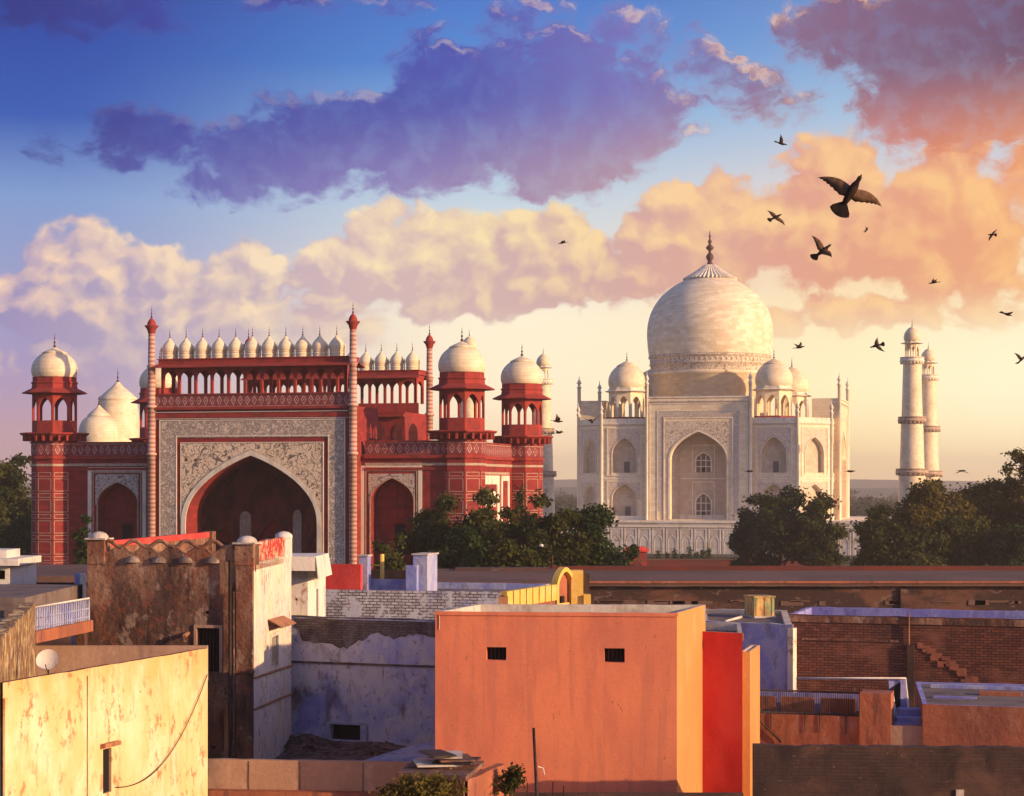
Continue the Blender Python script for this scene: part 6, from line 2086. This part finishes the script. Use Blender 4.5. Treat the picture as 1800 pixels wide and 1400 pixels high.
# garden wall beyond, kiosk
x0, x1 = at(1085, 0, 300)[0], at(1420, 0, 300)[0]
o = empty('garden_wall', (x0, 300, 0)); tag(o, 'low red garden wall beneath the marble terrace', 'wall')
p = MB(); p.box(0, x1 - x0, 0, .8, 0, at(0, 985, 300)[2]); p.build('wall', M['red_coping'], o)
p = MB(); p.box(-.1, x1 - x0 + .1, -.15, .95, at(0, 985, 300)[2], at(0, 983, 300)[2]); p.build('coping', M['arcade_roof'], o)
o = empty('red_kiosk', at(1119, 0, 285)[:2] + (0,)); tag(o, 'small red sandstone kiosk with a flat roof at the foot of the terrace', 'kiosk')
zk = at(0, 970, 285)[2]
p = MB()
for fr_ in ((-1.5, 0, 1, 0), (1.5, 0, 0, 1), (1.5, 3, -1, 0), (-1.5, 3, 0, -1)):
    p.fr = fr_; p.archwall(0, 3, 0, zk, [(1.5, .8, 0, zk * .55, zk * .8)], 0, .3, True, 10)
p.build('wall', M['sandstone_trim'], o)
p = MB(); p.box(-1.9, 1.9, -.4, 3.4, zk, zk + .35); p.box(-1.4, 1.4, .1, 2.9, zk + .35, zk + .7); p.build('roof', M['red_paint'], o)

# ---- blue house, tank
ZU = 11.78
u0, u1 = at(1232, 0, 58.5)[:2], at(1392, 0, 57.2)[:2]
o, _ = house('blue_house', 'pale blue washed house wall with worn top, right of the red block', 'house', [u0, u1, (u1[0] + .72, u1[1] + 6), (u0[0] + .6, u0[1] + 6)], 0, ZU,
             (M['blue_wash'], M['pale_cement'], M['roof_grey']), .2, .12, None, .03)
fr_, L, Fr = wf(o, u0, u1)
p = MB(fr_); p.box(L - .12, L + .05, -.05, .3, 4, ZU - .12); p.build('corner_pier', M['cream_lit'], o)
o = empty('water_tank', at(1338, 0, 62)[:2] + (ZU - .12,)); tag(o, 'square yellow and green painted water tank on the roof of the blue house', 'water tank')
hw = 20 * 62 / F; ht = at(0, 1050, 62)[2] - ZU + .12
p = MB((0, 0, .96, .28)); p.box(-hw, hw * .9, -.3, .5, .06, ht)
for x in (-hw + .08, 0, hw * .9 - .08):
    p.box(x - .02, x + .02, -.32, -.3, .06, ht)
p.build('body', M['tank_paint'], o)
p = MB((0, 0, .96, .28)); p.box(-hw - .03, hw * .9 + .03, -.34, .54, ht, ht + .05); p.build('lid', M['tank_paint'], o)
p = MB((0, 0, .96, .28)); p.box(-hw - .02, hw * .9 + .02, -.36, .56, 0, .06); p.build('base', M['pale_cement'], o)
pl = MB(); a, b_ = at(1275, 1093, 60), at(1303, 1085, 61.5)
pl.box(0, 1, 0, 1, 0, 1)
pl = MB(); pl.tube([a, b_], .05, 6); tag(pl.build('timber', M['cream_lit']), 'pale timber lying on the roof of the blue house beside the tank', 'timber')

# ---- brick house on the right
ZR = 11.75
r0, r1, r3 = lev(1385, 1080, ZR), lev(2300, 1099, ZR), lev(1420, 1067, ZR)
r2 = lev(2300, 1084, ZR)
frr, Lr, Frr = two(r0, r1)
o, _ = house('brick_house', 'large old brown brick house with violet painted parapet inside, at the right edge', 'house', [r0, r1, r2, r3], 0, ZR,
             (M['old_brick'], M['indigo'], M['roof_grey']), .16, .38, None, .015)
fr_, L, Fr = wf(o, r0, r1)
p = MB(fr_); p.box(0, L, -.03, 0, ZR - .24, ZR - .03); p.build('coping', M['weathered'], o)
p = MB(fr_); x = Fr.u(1602, 0); p.box(x - .13, x + .1, -.10, 0, 4, Fr.z(1133, x, 0)); p.build('flue', M['dark_masonry'], o)
p = MB(fr_); x = Fr.u(1598, 0); p.tube([(x, -.06, Fr.z(1136, x, 0)), (x, -.06, ZR + .12)], .03, 6); p.build('drainpipe', M['clay_pipe'], o)
rnd = random.Random(9)
p = MB(fr_)
for k in range(22):
    px = 1612 + k * 4.6 + rnd.uniform(-3, 3); py = 1132 + k * 3.2 + rnd.uniform(-8, 8)
    x = Fr.u(px, 0); z = Fr.z(py, x, 0)
    p.box(x, x + rnd.uniform(.15, .4), -.025 - .001 * k, 0, z - rnd.uniform(.06, .2), z)
p.build('mortar_patch', M['terracotta_wash'], o)
p = MB(fr_); p.box(Fr.u(1410, 0), Fr.u(1580, 0), -.03, 0, Fr.z(1127, 2, 0), Fr.z(1124, 2, 0)); p.build('string_course', M['weathered'], o)

# ---- railed terrace house
ZT2 = at(0, 1257, 50)[2]
t0, t1 = at(1318, 0, 50.4)[:2], at(1512, 0, 49.6)[:2]
o, _ = house('railed_terrace_house', 'terracotta washed house with an iron railing along its terrace', 'house', [t0, t1, (t1[0] + 1.2, t1[1] + 4.5), (t0[0] + 1.2, t0[1] + 4.5)], 0, ZT2,
             (M['terracotta_wash'], M['roof_grey'], M['roof_grey']), .2, .04, None, .004)
fr_, L, Fr = wf(o, t0, t1)
zr = Fr.z(1215, 1, 0)
p = MB(fr_); p.tube([(0, .05, zr), (L, .05, zr)], .028, 6); p.tube([(0, .05, ZT2 + .03), (L, .05, ZT2 + .03)], .03, 6); p.build('rail', M['iron'], o)
for k in range(52):
    x = L * (k + .5) / 52
    if k % 1 == 0:
        p = MB(fr_); p.tube([(x, .05, ZT2 + .03), (x, .05, zr)], .0085, 4, cap=False); p.build('railing_bar', M['iron'], o)
pw_ = MB(fr_)
for xa, xb in ((1318, 1363), (1373, 1430), (1443, 1504), (1513, 1540)):
    p = MB(fr_); p.box(Fr.u(xa, 1.0), Fr.u(xb, 1.0), 1.0, 1.15, ZT2 - .1, Fr.z(1226, 1, 1.0)); p.build('terrace_panel', M['terracotta_wash'], o)
p = MB(fr_); p.box(Fr.u(1318, 1.3), Fr.u(1545, 1.3), 1.3, 1.4, ZT2 - .1, Fr.z(1218, 1, 1.3)); p.build('terrace_wall', M['indigo'], o)
p = MB(fr_)
x0, x1 = Fr.u(1511, -.1), Fr.u(1566, -.1)
p.box(x0, x1, -.1, .8, 0, Fr.z(1219, x0, -.1)); p.build('pier', M['terracotta_wash'], o)
p = MB(fr_); xa, xb = Fr.u(1331, 0), Fr.u(1374, 0); p.tube([(xa, -.05, Fr.z(1262, xa, 0)), (xb, -.05, Fr.z(1305, xb, 0))], .022, 6); p.build('brace', M['iron'], o)
for px in (1355, 1415, 1441, 1487):
    p = MB(fr_); x = Fr.u(px, 0); p.tube([(x, -.02, ZT2 + .02), (x, -.02, ZT2 - random.Random(px).uniform(.2, .5))], .012, 5); p.build('waste_pipe', M['iron'], o)
# blue stair parapet and pipe frame behind
st = empty('blue_stair', at(1560, 0, 51)[:2] + (0,)); tag(st, 'blue and white rooftop stair parapet between the brick house and the terracotta houses', 'stair')
def S3(px, py, Y): 
    q3 = at(px, py, Y); return (q3[0] - st.location.x, q3[1] - st.location.y, q3[2])
for name, quad, mt, th in (('side_wall', [(1562, 1196), (1594, 1192), (1597, 1248), (1578, 1275), (1570, 1275)], 'indigo', .15), ('opening', [(1562, 1213), (1583, 1199), (1583, 1241), (1571, 1247)], 'black', .01)):
    p = MB()
    Yq = 51.2 if name == 'side_wall' else 51.18
    A = [S3(px, py, Yq) for px, py in quad]
    p.face(A[::-1]); p.face([(x, y + th, z) for x, y, z in A])
    for a, b_ in zip(A, A[1:] + A[:1]):
        p.face((a, b_, (b_[0], b_[1] + th, b_[2]), (a[0], a[1] + th, a[2])))
    p.build(name, M[mt], st)
p = MB(); p.tube([S3(1400, 1222, 51.5), S3(1400, 1193, 51.5), S3(1592, 1193, 51.1), S3(1597, 1246, 51.0)], .035, 6); p.build('pipe_frame', M['white_paint'], st)
p = MB(); p.tube([S3(1567, 1215, 51.1), S3(1572, 1248, 51.1), S3(1580, 1276, 51.1)], .05, 6); p.build('white_edge', M['white_paint'], st)
for i, (xa, xb, yt) in enumerate(((1583, 1628, 1247), (1578, 1624, 1262), (1574, 1620, 1273))):
    A, B = S3(xa, yt, 50.6 - i * .4), S3(xb, yt, 50.6 - i * .4)
    p = MB(); p.box(A[0], B[0], A[1], A[1] + .4, 8, A[2]); p.build('step', M['indigo' if i % 2 == 0 else 'blue_wash'], st)
# terracotta house at the right edge
ZE = at(0, 1242, 48.5)[2]
e0, e1 = at(1622, 0, 49)[:2], at(2150, 0, 47)[:2]
fre, Le, Fre = two(e0, e1)
o, _ = house('terracotta_house', 'plain terracotta washed house at the lower right edge with a blue roof terrace', 'house', [e0, e1, (e1[0] + 1.5, e1[1] + 5.6), (e0[0] + 1.0, e0[1] + 5.6)], 0, ZE,
             (M['terracotta_wash'], M['indigo'], M['roof_grey']), .12, .06, {0: [hole(Fre, 1720, 1737, 1313, 1319)]}, .006)
fr_, L, Fr = wf(o, e0, e1)
p = MB(fr_); p.box(-.1, L, 4.6, 4.8, ZE - .2, Fr.z(1206, 1, 4.6)); p.build('terrace_wall', M['blue_wash'], o)
p = MB(fr_); p.box(Fr.u(1721, 3), Fr.u(1796, 3), 3.0, 3.4, ZE - .1, Fr.z(1216, 1, 3)); p.build('terrace_block', M['terracotta_wash'], o)
p = MB(fr_); p.box(Fr.u(1640, 2), Fr.u(1716, 2), 2.0, 2.2, ZE - .1, Fr.z(1226, 1, 2)); p.build('terrace_block', M['indigo'], o)
p = MB(fr_); p.box(Fr.u(1560, 0), -.01, .1, .4, 6, Fr.z(1278, 0, .1)); p.build('low_wall', M['beige_cement'], o)
# dark front wall lower right
d0, d1 = lev(1324, 1311, 10.25), lev(2400, 1321, 10.25)
o = empty('dark_wall', (d0[0], d0[1], 0)); tag(o, 'dark sooty masonry wall filling the lower right corner', 'wall')
fr_, L, Fr = wf(o, d0, d1)
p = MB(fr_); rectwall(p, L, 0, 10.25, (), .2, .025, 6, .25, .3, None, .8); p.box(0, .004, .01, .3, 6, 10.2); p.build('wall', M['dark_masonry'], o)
p = MB(fr_); x = Fr.u(1680, 0); p.box(x, x + .17, -.05, 0, Fr.z(1400, x, 0), Fr.z(1388, x, 0)); p.build('vent', M['pale_cement'], o)

# ================================================================ evening haze over the plain
hz_ = MB(); hz_.box(-2600, 2600, -60, 4700, -1.0, 77.0)
mh, t = new_mat('haze')
vn = t.new('ShaderNodeVolumePrincipled')
vn.inputs['Color'].default_value = (1.0, 0.88, 0.76, 1)
vn.inputs['Density'].default_value = 0.00021
vn.inputs['Anisotropy'].default_value = 0.2
oo = t.new('ShaderNodeOutputMaterial'); t.t.links.new(vn.outputs[0], oo.inputs['Volume'])
hob = hz_.build('haze', mh)
hob['kind'] = 'stuff'
